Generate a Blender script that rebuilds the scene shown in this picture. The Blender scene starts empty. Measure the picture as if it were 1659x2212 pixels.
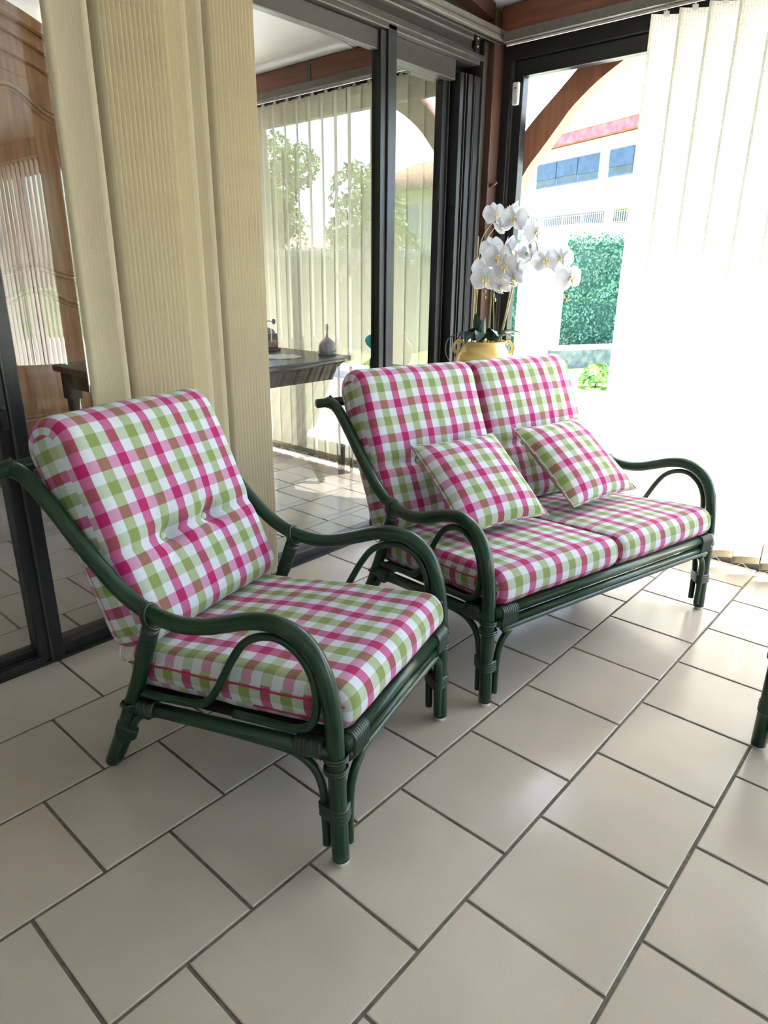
import bpy, math, random
from mathutils import Vector, Matrix, Quaternion, noise
random.seed(7)
scene = bpy.context.scene
col = scene.collection
PI = math.pi

# ---------------------------------------------------------------- camera
cam_d = bpy.data.cameras.new('camera')
cam = bpy.data.objects.new('camera', cam_d)
col.objects.link(cam)
cam_d.sensor_fit = 'HORIZONTAL'
cam_d.sensor_width = 36.0
cam_d.lens = 31.67
cam_d.clip_start = 0.05
cam_d.clip_end = 400
cr, cu, cb = (0.663, -0.749, 0.010), (0.242, 0.227, 0.943), (-0.708, -0.623, 0.332)
cam.matrix_world = Matrix(((cr[0], cu[0], cb[0], -0.660), (cr[1], cu[1], cb[1], -2.312), (cr[2], cu[2], cb[2], 1.341), (0, 0, 0, 1)))
scene.camera = cam

# ---------------------------------------------------------------- sky, sun, exposure
world = bpy.data.worlds.new('sky')
scene.world = world
world.use_nodes = True
wn = world.node_tree
wn.nodes.clear()
w_out = wn.nodes.new('ShaderNodeOutputWorld')
w_bg = wn.nodes.new('ShaderNodeBackground')
w_sky = wn.nodes.new('ShaderNodeTexSky')
w_sky.sky_type = 'NISHITA'
w_sky.sun_disc = False
w_sky.sun_elevation = math.radians(66)
w_sky.sun_rotation = math.radians(100)
w_sky.dust_density = 2.5
w_sky.air_density = 1.0
w_bg.inputs['Strength'].default_value = 0.62
wn.links.new(w_sky.outputs[0], w_bg.inputs['Color'])
wn.links.new(w_bg.outputs[0], w_out.inputs['Surface'])

sun_d = bpy.data.lights.new('sun', 'SUN')
sun_d.energy = 14.0
sun_d.angle = math.radians(0.6)
sun_d.color = (1.0, 0.96, 0.89)
sun = bpy.data.objects.new('sun', sun_d)
col.objects.link(sun)
sun_dir = Vector((-0.350, -0.115, -0.93)).normalized()      # the way the light travels
sun.rotation_mode = 'QUATERNION'
sun.rotation_quaternion = sun_dir.to_track_quat('-Z', 'Y')
sun.location = (12, -3, 25)

scene.view_settings.view_transform = 'Standard'
scene.view_settings.look = 'None'
scene.view_settings.gamma = 1.0
scene.view_settings.use_curve_mapping = False
scene.view_settings.exposure = 1.84

# ================================================================ helpers
def lin(r, g, b):
    f = lambda v: (v / 255 / 12.92) if v / 255 <= 0.04045 else ((v / 255 + 0.055) / 1.055) ** 2.4
    return (f(r), f(g), f(b), 1.0)

def new_mat(name):
    m = bpy.data.materials.new(name)
    m.use_nodes = True
    nt = m.node_tree
    nt.nodes.clear()
    out = nt.nodes.new('ShaderNodeOutputMaterial')
    return m, nt, out

def N(nt, t, **kw):
    n = nt.nodes.new(t)
    for k, v in kw.items():
        if k.startswith('i_'):
            key = k[2:].replace('_', ' ')
            n.inputs[key].default_value = v
        else:
            setattr(n, k, v)
    return n

def noise_mat(name, c1, c2, scale=8.0, rough=0.5, stretch=(1, 1, 1), bump=0.0, metallic=0.0, coat=0.0, detail=4.0, use_uv=False, spec=0.5, c3=None, p=(0.35, 0.65)):
    """principled material whose colour wanders between c1 and c2 along stretched noise"""
    m, nt, out = new_mat(name)
    b = N(nt, 'ShaderNodeBsdfPrincipled')
    tc = N(nt, 'ShaderNodeTexCoord')
    mp = N(nt, 'ShaderNodeMapping')
    mp.inputs['Scale'].default_value = stretch
    nz = N(nt, 'ShaderNodeTexNoise')
    nz.inputs['Scale'].default_value = scale
    nz.inputs['Detail'].default_value = detail
    rp = N(nt, 'ShaderNodeValToRGB')
    rp.color_ramp.elements[0].position = p[0]
    rp.color_ramp.elements[1].position = p[1]
    rp.color_ramp.elements[0].color = c1
    rp.color_ramp.elements[1].color = c2
    if c3:
        e = rp.color_ramp.elements.new(min(0.98, p[1] + 0.14))
        e.color = c3
    nt.links.new(tc.outputs['UV' if use_uv else 'Object'], mp.inputs['Vector'])
    nt.links.new(mp.outputs[0], nz.inputs['Vector'])
    nt.links.new(nz.outputs['Fac'], rp.inputs['Fac'])
    nt.links.new(rp.outputs[0], b.inputs['Base Color'])
    b.inputs['Roughness'].default_value = rough
    b.inputs['Metallic'].default_value = metallic
    b.inputs['Coat Weight'].default_value = coat
    b.inputs['Specular IOR Level'].default_value = spec
    if bump:
        bp = N(nt, 'ShaderNodeBump')
        bp.inputs['Strength'].default_value = bump
        bp.inputs['Distance'].default_value = 0.01
        nt.links.new(nz.outputs['Fac'], bp.inputs['Height'])
        nt.links.new(bp.outputs[0], b.inputs['Normal'])
    nt.links.new(b.outputs[0], out.inputs['Surface'])
    return m

def wood_mat(name, c1, c2, rough=0.45, stretch=(14, 14, 1.2), scale=3.0, coat=0.0):
    return noise_mat(name, c1, c2, scale=scale, rough=rough, stretch=stretch, bump=0.06, coat=coat, detail=6.0, p=(0.3, 0.7))

class Geo:
    """collects shapes and builds them as one mesh object"""
    def __init__(s):
        s.v, s.f, s.uv = [], [], []
    def add(s, verts, faces, uvs=None):
        o = len(s.v)
        s.v += [tuple(p) for p in verts]
        for i, f in enumerate(faces):
            s.f.append(tuple(o + k for k in f))
            s.uv.append(uvs[i] if uvs else None)
        return s
    def box(s, x0, x1, y0, y1, z0, z1, M=None):
        vs = [(x, y, z) for z in (z0, z1) for y in (y0, y1) for x in (x0, x1)]
        if M:
            vs = [M @ Vector(p) for p in vs]
        return s.add(vs, [(0, 2, 3, 1), (4, 5, 7, 6), (0, 1, 5, 4), (2, 6, 7, 3), (0, 4, 6, 2), (1, 3, 7, 5)])
    def tube(s, pts, r, seg=10, closed=False, cap=True):
        pts = [Vector(p) for p in pts]
        n = len(pts)
        rr = r if callable(r) else (lambda t: r)
        tang = []
        for i in range(n):
            if closed:
                t = pts[(i + 1) % n] - pts[i - 1]
            else:
                t = pts[min(i + 1, n - 1)] - pts[max(i - 1, 0)]
            tang.append(t.normalized() if t.length > 1e-9 else Vector((0, 0, 1)))
        up = Vector((0, 0, 1)) if abs(tang[0].z) < 0.9 else Vector((1, 0, 0))
        nx = tang[0].cross(up).normalized()
        vs, fs, us = [], [], []
        L = 0.0
        Ls = []
        for i in range(n):
            if i:
                nx = nx - tang[i] * nx.dot(tang[i])
                nx.normalize()
                L += (pts[i] - pts[i - 1]).length
            Ls.append(L)
            ny = tang[i].cross(nx)
            R = rr(i / max(1, n - 1))
            for k in range(seg):
                a = 2 * PI * k / seg
                vs.append(pts[i] + nx * (math.cos(a) * R) + ny * (math.sin(a) * R))
        m = n if closed else n - 1
        for i in range(m):
            j = (i + 1) % n
            for k in range(seg):
                k2 = (k + 1) % seg
                fs.append((i * seg + k, i * seg + k2, j * seg + k2, j * seg + k))
                l2 = Ls[j] if j else Ls[-1] + 0.01
                us.append(((k / seg, Ls[i]), ((k + 1) / seg, Ls[i]), ((k + 1) / seg, l2), (k / seg, l2)))
        if cap and not closed:
            fs.append(tuple(reversed(range(seg))))
            us.append(None)
            fs.append(tuple((n - 1) * seg + k for k in range(seg)))
            us.append(None)
        return s.add(vs, fs, us)
    def lathe(s, prof, seg=24, c=(0, 0, 0), M=None):
        vs, fs = [], []
        for (r, z) in prof:
            for k in range(seg):
                a = 2 * PI * k / seg
                p = Vector((c[0] + r * math.cos(a), c[1] + r * math.sin(a), c[2] + z))
                vs.append(M @ p if M else p)
        for i in range(len(prof) - 1):
            for k in range(seg):
                k2 = (k + 1) % seg
                fs.append((i * seg + k, i * seg + k2, (i + 1) * seg + k2, (i + 1) * seg + k))
        return s.add(vs, fs)
    def prism(s, poly, d0, d1, fn):
        """polygon (a,b) extruded from d0 to d1; fn(a,b,d) gives the point"""
        n = len(poly)
        vs = [fn(a, b, d0) for a, b in poly] + [fn(a, b, d1) for a, b in poly]
        fs = [tuple(range(n)), tuple(reversed(range(n, 2 * n)))]
        fs += [(i, n + i, n + (i + 1) % n, (i + 1) % n) for i in range(n)]
        return s.add(vs, fs)
    def strip(s, lo, hi, d0, d1, fn):
        """band between two equally long polylines, extruded d0..d1 (all quads)"""
        n = len(lo)
        vs = []
        for d in (d0, d1):
            vs += [fn(a, b, d) for a, b in lo] + [fn(a, b, d) for a, b in hi]
        fs = []
        for i in range(n - 1):
            fs += [(i, i + 1, n + i + 1, n + i), (2 * n + i, 3 * n + i, 3 * n + i + 1, 2 * n + i + 1),
                   (i, 2 * n + i, 2 * n + i + 1, i + 1), (n + i, n + i + 1, 3 * n + i + 1, 3 * n + i)]
        fs += [(0, n, 3 * n, 2 * n), (n - 1, 3 * n - 1, 4 * n - 1, 2 * n - 1)]
        return s.add(vs, fs)
    def mesh(s, name, mat, smooth=False):
        me = bpy.data.meshes.new(name)
        me.from_pydata(s.v, [], s.f)
        if any(s.uv):
            ul = me.uv_layers.new(name='UVMap')
            i = 0
            for fi, f in enumerate(s.f):
                u = s.uv[fi]
                for k in range(len(f)):
                    ul.data[i].uv = u[k] if u else (0.37, 0.37)
                    i += 1
        if mat:
            me.materials.append(mat)
        if smooth:
            me.polygons.foreach_set('use_smooth', [True] * len(me.polygons))
        me.update()
        return me
    def build(s, name, mat, parent=None, smooth=False, fixn=True):
        me = s.mesh(name, mat, smooth)
        if fixn:
            import bmesh
            bm = bmesh.new()
            bm.from_mesh(me)
            bmesh.ops.recalc_face_normals(bm, faces=bm.faces)
            bm.to_mesh(me)
            bm.free()
        return link(name, me, parent)

def link(name, me, parent=None, loc=None, rot=None):
    o = bpy.data.objects.new(name, me)
    col.objects.link(o)
    if parent:
        o.parent = parent
    if loc:
        o.location = loc
    if rot:
        o.rotation_euler = rot
    return o

def bevel(o, w, seg=2):
    b = o.modifiers.new('edge', 'BEVEL')
    b.width = w
    b.segments = seg
    b.limit_method = 'ANGLE'
    b.angle_limit = math.radians(40)
    return o

def tag(o, label, cat, group=None, kind=None):
    o['label'] = label
    if cat:
        o['category'] = cat
    if group:
        o['group'] = group
    if kind:
        o['kind'] = kind
    return o

def struct(o, label):
    o['kind'] = 'structure'
    o['label'] = label
    return o

def empty(name, loc=(0, 0, 0), rz=0.0):
    o = bpy.data.objects.new(name, None)
    o.empty_display_size = 0.1
    col.objects.link(o)
    o.location = loc
    o.rotation_euler = (0, 0, rz)
    return o

def box(name, mat, parent, x0, x1, y0, y1, z0, z1, bv=0.0):
    o = Geo().box(x0, x1, y0, y1, z0, z1).build(name, mat, parent)
    if bv:
        bevel(o, bv)
    return o

def smooth_path(pts, n=8):
    """Catmull-Rom through the points"""
    P = [Vector(p) for p in pts]
    out = []
    for i in range(len(P) - 1):
        p0, p1, p2, p3 = P[max(i - 1, 0)], P[i], P[i + 1], P[min(i + 2, len(P) - 1)]
        for k in range(n):
            t = k / n
            out.append(0.5 * ((2 * p1) + (p2 - p0) * t + (2 * p0 - 5 * p1 + 4 * p2 - p3) * t * t + (3 * p1 - p0 - 3 * p2 + p3) * t ** 3))
    out.append(P[-1])
    return out

# ================================================================ materials
def glass_mat(name, ior, gain, tint, rough=0.0):
    m, nt, out = new_mat(name)
    fr = N(nt, 'ShaderNodeFresnel')
    fr.inputs['IOR'].default_value = ior
    mu = N(nt, 'ShaderNodeMath', operation='MULTIPLY', use_clamp=True)
    mu.inputs[1].default_value = gain
    tr = N(nt, 'ShaderNodeBsdfTransparent')
    tr.inputs['Color'].default_value = tint
    gl = N(nt, 'ShaderNodeBsdfGlossy')
    gl.inputs['Roughness'].default_value = rough
    mx = N(nt, 'ShaderNodeMixShader')
    geo = N(nt, 'ShaderNodeNewGeometry')            # the far face of the thin pane does not mirror a second time
    inv = N(nt, 'ShaderNodeMath', operation='SUBTRACT')
    inv.inputs[0].default_value = 1.0
    fm = N(nt, 'ShaderNodeMath', operation='MULTIPLY')
    nt.links.new(geo.outputs['Backfacing'], inv.inputs[1])
    nt.links.new(fr.outputs[0], mu.inputs[0])
    nt.links.new(mu.outputs[0], fm.inputs[0])
    nt.links.new(inv.outputs[0], fm.inputs[1])
    nt.links.new(fm.outputs[0], mx.inputs[0])
    nt.links.new(tr.outputs[0], mx.inputs[1])
    nt.links.new(gl.outputs[0], mx.inputs[2])
    nt.links.new(mx.outputs[0], out.inputs['Surface'])
    return m

def plaid_mat():
    m, nt, out = new_mat('plaid_cotton')
    b = N(nt, 'ShaderNodeBsdfPrincipled')
    b.inputs['Roughness'].default_value = 0.85
    b.inputs['Specular IOR Level'].default_value = 0.25
    b.inputs['Sheen Weight'].default_value = 0.1
    tc = N(nt, 'ShaderNodeTexCoord')
    sp = N(nt, 'ShaderNodeSeparateXYZ')
    nt.links.new(tc.outputs['UV'], sp.inputs[0])
    P, G, W = (164, 26, 90), (124, 140, 78), (194, 199, 208)
    def fr(sock):
        d = N(nt, 'ShaderNodeMath', operation='DIVIDE')
        d.inputs[1].default_value = 0.125
        nt.links.new(sock, d.inputs[0])
        f = N(nt, 'ShaderNodeMath', operation='FRACT')
        nt.links.new(d.outputs[0], f.inputs[0])
        return f.outputs[0]
    fu, fv = fr(sp.outputs['X']), fr(sp.outputs['Y'])
    def ramp(warp):
        r = N(nt, 'ShaderNodeValToRGB')
        cr_ = r.color_ramp
        cr_.interpolation = 'CONSTANT'
        mixc = lambda weft: lin(*[0.62 * a + 0.38 * c for a, c in zip(warp, weft)])
        cr_.elements[0].position = 0.0
        cr_.elements[0].color = mixc(P)
        cr_.elements[1].position = 0.25
        cr_.elements[1].color = mixc(W)
        for pos, weft in ((0.5, G), (0.76, W)):
            e = cr_.elements.new(pos)
            e.color = mixc(weft)
        nt.links.new(fv, r.inputs['Fac'])
        return r.outputs[0]
    rp, rg, rw = ramp(P), ramp(G), ramp(W)
    def band(a, c):
        g1 = N(nt, 'ShaderNodeMath', operation='GREATER_THAN')
        g1.inputs[1].default_value = a
        l1 = N(nt, 'ShaderNodeMath', operation='LESS_THAN')
        l1.inputs[1].default_value = c
        nt.links.new(fu, g1.inputs[0])
        nt.links.new(fu, l1.inputs[0])
        mm = N(nt, 'ShaderNodeMath', operation='MULTIPLY')
        nt.links.new(g1.outputs[0], mm.inputs[0])
        nt.links.new(l1.outputs[0], mm.inputs[1])
        return mm.outputs[0]
    def mix(f, a, c):
        x = N(nt, 'ShaderNodeMix', data_type='RGBA')
        nt.links.new(f, x.inputs['Factor'])
        nt.links.new(a, x.inputs[6])
        nt.links.new(c, x.inputs[7])
        return x.outputs[2]
    c = mix(band(-1.0, 0.24), rw, rp)
    c = mix(band(0.5, 0.76), c, rg)
    nz = N(nt, 'ShaderNodeTexNoise')
    nz.inputs['Scale'].default_value = 900
    nt.links.new(tc.outputs['UV'], nz.inputs['Vector'])
    hs = N(nt, 'ShaderNodeHueSaturation')
    mr = N(nt, 'ShaderNodeMapRange')
    mr.inputs['To Min'].default_value = 0.9
    mr.inputs['To Max'].default_value = 1.08
    nt.links.new(nz.outputs['Fac'], mr.inputs['Value'])
    nt.links.new(mr.outputs[0], hs.inputs['Value'])
    nt.links.new(c, hs.inputs['Color'])
    nt.links.new(hs.outputs[0], b.inputs['Base Color'])
    n2 = N(nt, 'ShaderNodeTexNoise')
    n2.inputs['Scale'].default_value = 26
    n2.inputs['Detail'].default_value = 3
    nt.links.new(tc.outputs['UV'], n2.inputs['Vector'])
    bp = N(nt, 'ShaderNodeBump')
    bp.inputs['Strength'].default_value = 0.25
    bp.inputs['Distance'].default_value = 0.006
    nt.links.new(n2.outputs['Fac'], bp.inputs['Height'])
    nt.links.new(bp.outputs[0], b.inputs['Normal'])
    nt.links.new(b.outputs[0], out.inputs['Surface'])
    return m

def blind_mat(name, c, trans, weave=1.0):
    """cream woven slat fabric that lets some light through"""
    m, nt, out = new_mat(name)
    tc = N(nt, 'ShaderNodeTexCoord')
    br = N(nt, 'ShaderNodeTexBrick')
    br.offset = 0.37
    br.inputs['Scale'].default_value = 1.0
    br.inputs['Brick Width'].default_value = 0.045
    br.inputs['Row Height'].default_value = 0.012
    br.inputs['Mortar Size'].default_value = 0.0007
    br.inputs['Color1'].default_value = c
    br.inputs['Color2'].default_value = tuple(v * 0.97 for v in c[:3]) + (1,)
    br.inputs['Mortar'].default_value = tuple(v * (1 - 0.22 * weave) for v in c[:3]) + (1,)
    wz = N(nt, 'ShaderNodeTexNoise')
    wz.inputs['Scale'].default_value = 35
    vm = N(nt, 'ShaderNodeMixRGB')
    vm.inputs[0].default_value = 0.012
    nt.links.new(tc.outputs['UV'], wz.inputs['Vector'])
    nt.links.new(tc.outputs['UV'], vm.inputs[1])
    nt.links.new(wz.outputs['Color'], vm.inputs[2])
    sw = N(nt, 'ShaderNodeSeparateXYZ')
    cw_ = N(nt, 'ShaderNodeCombineXYZ')
    nt.links.new(vm.outputs[0], sw.inputs[0])
    nt.links.new(sw.outputs['X'], cw_.inputs['Y'])
    nt.links.new(sw.outputs['Y'], cw_.inputs['X'])
    nt.links.new(cw_.outputs[0], br.inputs['Vector'])
    df = N(nt, 'ShaderNodeBsdfDiffuse')
    tl = N(nt, 'ShaderNodeBsdfTranslucent')
    mx = N(nt, 'ShaderNodeMixShader')
    mx.inputs[0].default_value = trans
    nt.links.new(br.outputs['Color'], df.inputs['Color'])
    nt.links.new(br.outputs['Color'], tl.inputs['Color'])
    nt.links.new(df.outputs[0], mx.inputs[1])
    nt.links.new(tl.outputs[0], mx.inputs[2])
    nt.links.new(mx.outputs[0], out.inputs['Surface'])
    return m

def tile_mat():
    m, nt, out = new_mat('beige_tile')
    b = N(nt, 'ShaderNodeBsdfPrincipled')
    tc = N(nt, 'ShaderNodeTexCoord')
    oi = N(nt, 'ShaderNodeObjectInfo')
    n1 = N(nt, 'ShaderNodeTexNoise')
    n1.inputs['Scale'].default_value = 4
    n2 = N(nt, 'ShaderNodeTexNoise')
    n2.inputs['Scale'].default_value = 420
    n2.inputs['Detail'].default_value = 2
    geo = N(nt, 'ShaderNodeNewGeometry')
    nt.links.new(geo.outputs['Position'], n1.inputs['Vector'])
    nt.links.new(geo.outputs['Position'], n2.inputs['Vector'])
    r1 = N(nt, 'ShaderNodeValToRGB')
    r1.color_ramp.elements[0].position = 0.3
    r1.color_ramp.elements[1].position = 0.7
    r1.color_ramp.elements[0].color = lin(176, 165, 153)
    r1.color_ramp.elements[1].color = lin(184, 173, 161)
    nt.links.new(n1.outputs['Fac'], r1.inputs['Fac'])
    mr = N(nt, 'ShaderNodeMapRange')
    mr.inputs['From Min'].default_value = 0.3
    mr.inputs['From Max'].default_value = 0.7
    mr.inputs['To Min'].default_value = 0.9
    mr.inputs['To Max'].default_value = 1.06
    nt.links.new(n2.outputs['Fac'], mr.inputs['Value'])
    m2 = N(nt, 'ShaderNodeMapRange')
    m2.inputs['To Min'].default_value = 0.965
    m2.inputs['To Max'].default_value = 1.035
    nt.links.new(oi.outputs['Random'], m2.inputs['Value'])
    mu = N(nt, 'ShaderNodeMath', operation='MULTIPLY')
    nt.links.new(mr.outputs[0], mu.inputs[0])
    nt.links.new(m2.outputs[0], mu.inputs[1])
    hs = N(nt, 'ShaderNodeHueSaturation')
    nt.links.new(mu.outputs[0], hs.inputs['Value'])
    nt.links.new(r1.outputs[0], hs.inputs['Color'])
    nt.links.new(hs.outputs[0], b.inputs['Base Color'])
    b.inputs['Roughness'].default_value = 0.18
    b.inputs['Specular IOR Level'].default_value = 0.45
    bp = N(nt, 'ShaderNodeBump')
    bp.inputs['Strength'].default_value = 0.05
    bp.inputs['Distance'].default_value = 0.002
    nt.links.new(n2.outputs['Fac'], bp.inputs['Height'])
    nt.links.new(bp.outputs[0], b.inputs['Normal'])
    nt.links.new(b.outputs[0], out.inputs['Surface'])
    return m

M = {}
M['plaid'] = plaid_mat()
M['tile'] = tile_mat()
M['grout'] = noise_mat('grey_grout', lin(92, 86, 78), lin(112, 106, 97), scale=60, rough=0.9)
M['rattan'] = noise_mat('green_rattan', lin(4, 29, 17), lin(14, 60, 33), scale=4, rough=0.30, stretch=(6, 1.3, 1), coat=0.12, spec=0.4, use_uv=True, bump=0.05, c3=lin(66, 80, 34), p=(0.38, 0.62))
M['wrap'] = noise_mat('green_binding_cane', lin(6, 27, 19), lin(14, 42, 29), scale=40, rough=0.35, coat=0.2)
M['deck'] = noise_mat('black_webbing', lin(10, 10, 11), lin(20, 20, 22), scale=60, rough=0.8)
M['glide'] = noise_mat('white_plastic', lin(200, 200, 198), lin(222, 222, 220), scale=20, rough=0.4)
M['piping'] = noise_mat('raspberry_piping', lin(150, 22, 74), lin(182, 40, 96), scale=60, rough=0.8)
M['button'] = noise_mat('pale_green_button_cloth', lin(178, 190, 156), lin(196, 206, 176), scale=200, rough=0.85)
M['blind'] = blind_mat('cream_slat_fabric', lin(242, 230, 202), 0.20, 0.5)
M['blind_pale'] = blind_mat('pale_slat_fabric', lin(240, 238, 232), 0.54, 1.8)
M['blind_grey'] = blind_mat('ecru_slat_fabric', lin(212, 209, 196), 0.33, 0.6)
M['hem'] = blind_mat('cream_slat_hem', lin(158, 148, 126), 0.06)
M['alu_brown'] = noise_mat('brown_lacquered_aluminium', lin(54, 50, 49), lin(61, 57, 56), scale=30, rough=0.38, spec=0.5)
M['alu_black'] = noise_mat('black_lacquered_aluminium', lin(20, 20, 23), lin(27, 27, 30), scale=30, rough=0.42)
M['alu_taupe'] = noise_mat('taupe_aluminium_rail', lin(90, 86, 81), lin(99, 95, 90), scale=30, rough=0.42, metallic=0.2)
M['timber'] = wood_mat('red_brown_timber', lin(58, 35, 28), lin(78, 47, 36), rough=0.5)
M['timber_out'] = wood_mat('daylit_red_brown_timber', lin(128, 76, 56), lin(164, 104, 78), rough=0.6)  # lighter copy of the red-brown timber, outdoor brightness put into its colour
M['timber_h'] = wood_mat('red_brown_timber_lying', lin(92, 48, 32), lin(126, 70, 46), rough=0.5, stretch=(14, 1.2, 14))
M['armoire'] = wood_mat('honey_cherry_wood', lin(126, 84, 56), lin(168, 122, 84), rough=0.35, coat=0.2)
M['darkwood'] = wood_mat('dark_stained_wood', lin(48, 42, 38), lin(76, 66, 58), rough=0.4, stretch=(1.2, 14, 14), coat=0.2)
M['ceiling'] = noise_mat('white_roof_panel', lin(226, 228, 230), lin(234, 236, 238), scale=3, rough=0.6)
M['plaster'] = noise_mat('warm_white_plaster', lin(232, 228, 218), lin(238, 234, 226), scale=6, rough=0.9, bump=0.05)
M['pane'] = glass_mat('clear_window_glass', 1.45, 0.8, (0.96, 0.98, 0.97, 1))
M['door_pane'] = glass_mat('reflective_door_glass', 1.52, 2.4, (0.93, 0.95, 0.95, 1))

# ================================================================ room shell
BX = 2.80                      # inner face of the garden wall
YR, XB, YF = -7.60, -3.0, 2.95 # right wall, wall behind, far wall of the next room
PITCH_X, PITCH_Y = 0.340, 0.3382

floor = struct(box('floor', M['grout'], None, XB, BX + 0.1, YR, YF, -0.12, -0.0035), 'grey grout bed of the tiled floor')
def tile_mesh(x0, x1):
    g = Geo()
    h, bvl = 0.004, 0.0022
    y0, y1 = 0.0, PITCH_Y - 0.0088
    lo = [(x0, y0), (x1, y0), (x1, y1), (x0, y1)]
    hi = [(x0 + bvl, y0 + bvl), (x1 - bvl, y0 + bvl), (x1 - bvl, y1 - bvl), (x0 + bvl, y1 - bvl)]
    v = [(a, c, -h) for a, c in lo] + [(a, c, -0.0012) for a, c in lo] + [(a, c, 0.0) for a, c in hi]
    f = [(0, 1, 5, 4), (1, 2, 6, 5), (2, 3, 7, 6), (3, 0, 4, 7), (4, 5, 9, 8), (5, 6, 10, 9), (6, 7, 11, 10), (7, 4, 8, 11), (8, 9, 10, 11)]
    return v, f
full = Geo().add(*tile_mesh(0.0, PITCH_X - 0.0088)).mesh('tile', M['tile'])
rest = Geo()
r_lo, r_hi = int(-YF / PITCH_Y) - 1, int(-YR / PITCH_Y) + 1
ntile = 0
for r in range(r_lo, r_hi):
    yy = -(r + 1) * PITCH_Y + 0.0044
    if yy < YR or yy + PITCH_Y > YF:
        continue
    off = 0.0 if r % 2 else 0.5
    for n in range(-10, 9):
        xx = (n + off) * PITCH_X + 0.0044
        if xx < XB or xx > BX - 0.02:
            continue
        x1 = min(xx + PITCH_X - 0.0088, BX + 0.05)
        yc = yy + PITCH_Y / 2
        near = -0.85 < xx and -2.75 < yc < 1.4 and not (yc > 0.0 and xx > 2.5)
        if near and x1 - xx > PITCH_X - 0.02:
            link('tile', full, floor, (xx, yy, 0))
            ntile += 1
        else:
            v, f = tile_mesh(xx, x1)
            rest.add([(p[0], p[1] + yy, p[2]) for p in v], f)
o = rest.build('tile_field', M['tile'], floor)
o['kind'] = 'stuff'

# roof: eave over the garden wall, rising towards the house
def roof_z(x):
    return 2.62 + 0.19 * (BX - x)
g = Geo()
g.prism([(XB, roof_z(XB)), (3.04, roof_z(3.04)), (3.04, roof_z(3.04) + 0.12), (XB, roof_z(XB) + 0.12)], YR - 0.2, YF + 0.2, lambda a, b_, d: (a, d, b_))
ceiling = struct(g.build('ceiling', M['ceiling']), 'white sloping panels of the veranda roof')
for yb in (-0.95, -1.9, -2.85, -3.8, -4.75, -5.7, -6.65, 1.0, 2.0):
    g = Geo().prism([(XB, roof_z(XB) - 0.006), (2.78, roof_z(2.78) - 0.006), (2.78, roof_z(2.78) + 0.01), (XB, roof_z(XB) + 0.01)], yb - 0.015, yb + 0.015, lambda a, b_, d: (a, d, b_))
    g.build('cover_strip', M['ceiling'], ceiling)

# wall behind the camera and far wall of the next room
wb = struct(box('wall_back', M['plaster'], None, XB - 0.2, XB, YR - 0.2, YF + 0.2, -0.12, 3.9), 'warm white plastered house wall')
wf = Geo().prism([(XB, -0.12), (2.95, -0.12), (2.95, roof_z(2.95) + 0.05), (XB, roof_z(XB) + 0.05)], YF, YF + 0.2, lambda a, b_, d: (a, d, b_))
struct(wf.build('wall_far', M['plaster']), 'plastered end wall of the room behind the sliding doors')

# ---------------------------------------------------------------- garden wall: corner post, beam, window frames
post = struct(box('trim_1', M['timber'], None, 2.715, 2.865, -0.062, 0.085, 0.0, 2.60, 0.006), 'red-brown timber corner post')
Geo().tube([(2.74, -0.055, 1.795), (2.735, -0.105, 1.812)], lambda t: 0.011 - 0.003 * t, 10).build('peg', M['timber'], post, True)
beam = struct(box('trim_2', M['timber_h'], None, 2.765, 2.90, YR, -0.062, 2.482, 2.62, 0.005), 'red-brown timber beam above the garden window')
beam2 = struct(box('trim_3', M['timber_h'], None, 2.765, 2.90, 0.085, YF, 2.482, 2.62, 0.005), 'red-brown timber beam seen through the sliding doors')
box('beam_strap', M['alu_brown'], beam2, 2.758, 2.766, 1.36, 1.40, 2.46, 2.60)
# rafter over the glass partition
g = Geo().prism([(XB, roof_z(XB) - 0.11), (2.72, roof_z(2.72) - 0.085), (2.72, roof_z(2.72) - 0.01), (XB, roof_z(XB) - 0.01)], -0.05, 0.09, lambda a, b_, d: (a, d, b_))
struct(g.build('trim_4', M['timber']), 'sloping timber rafter above the sliding doors')

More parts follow.
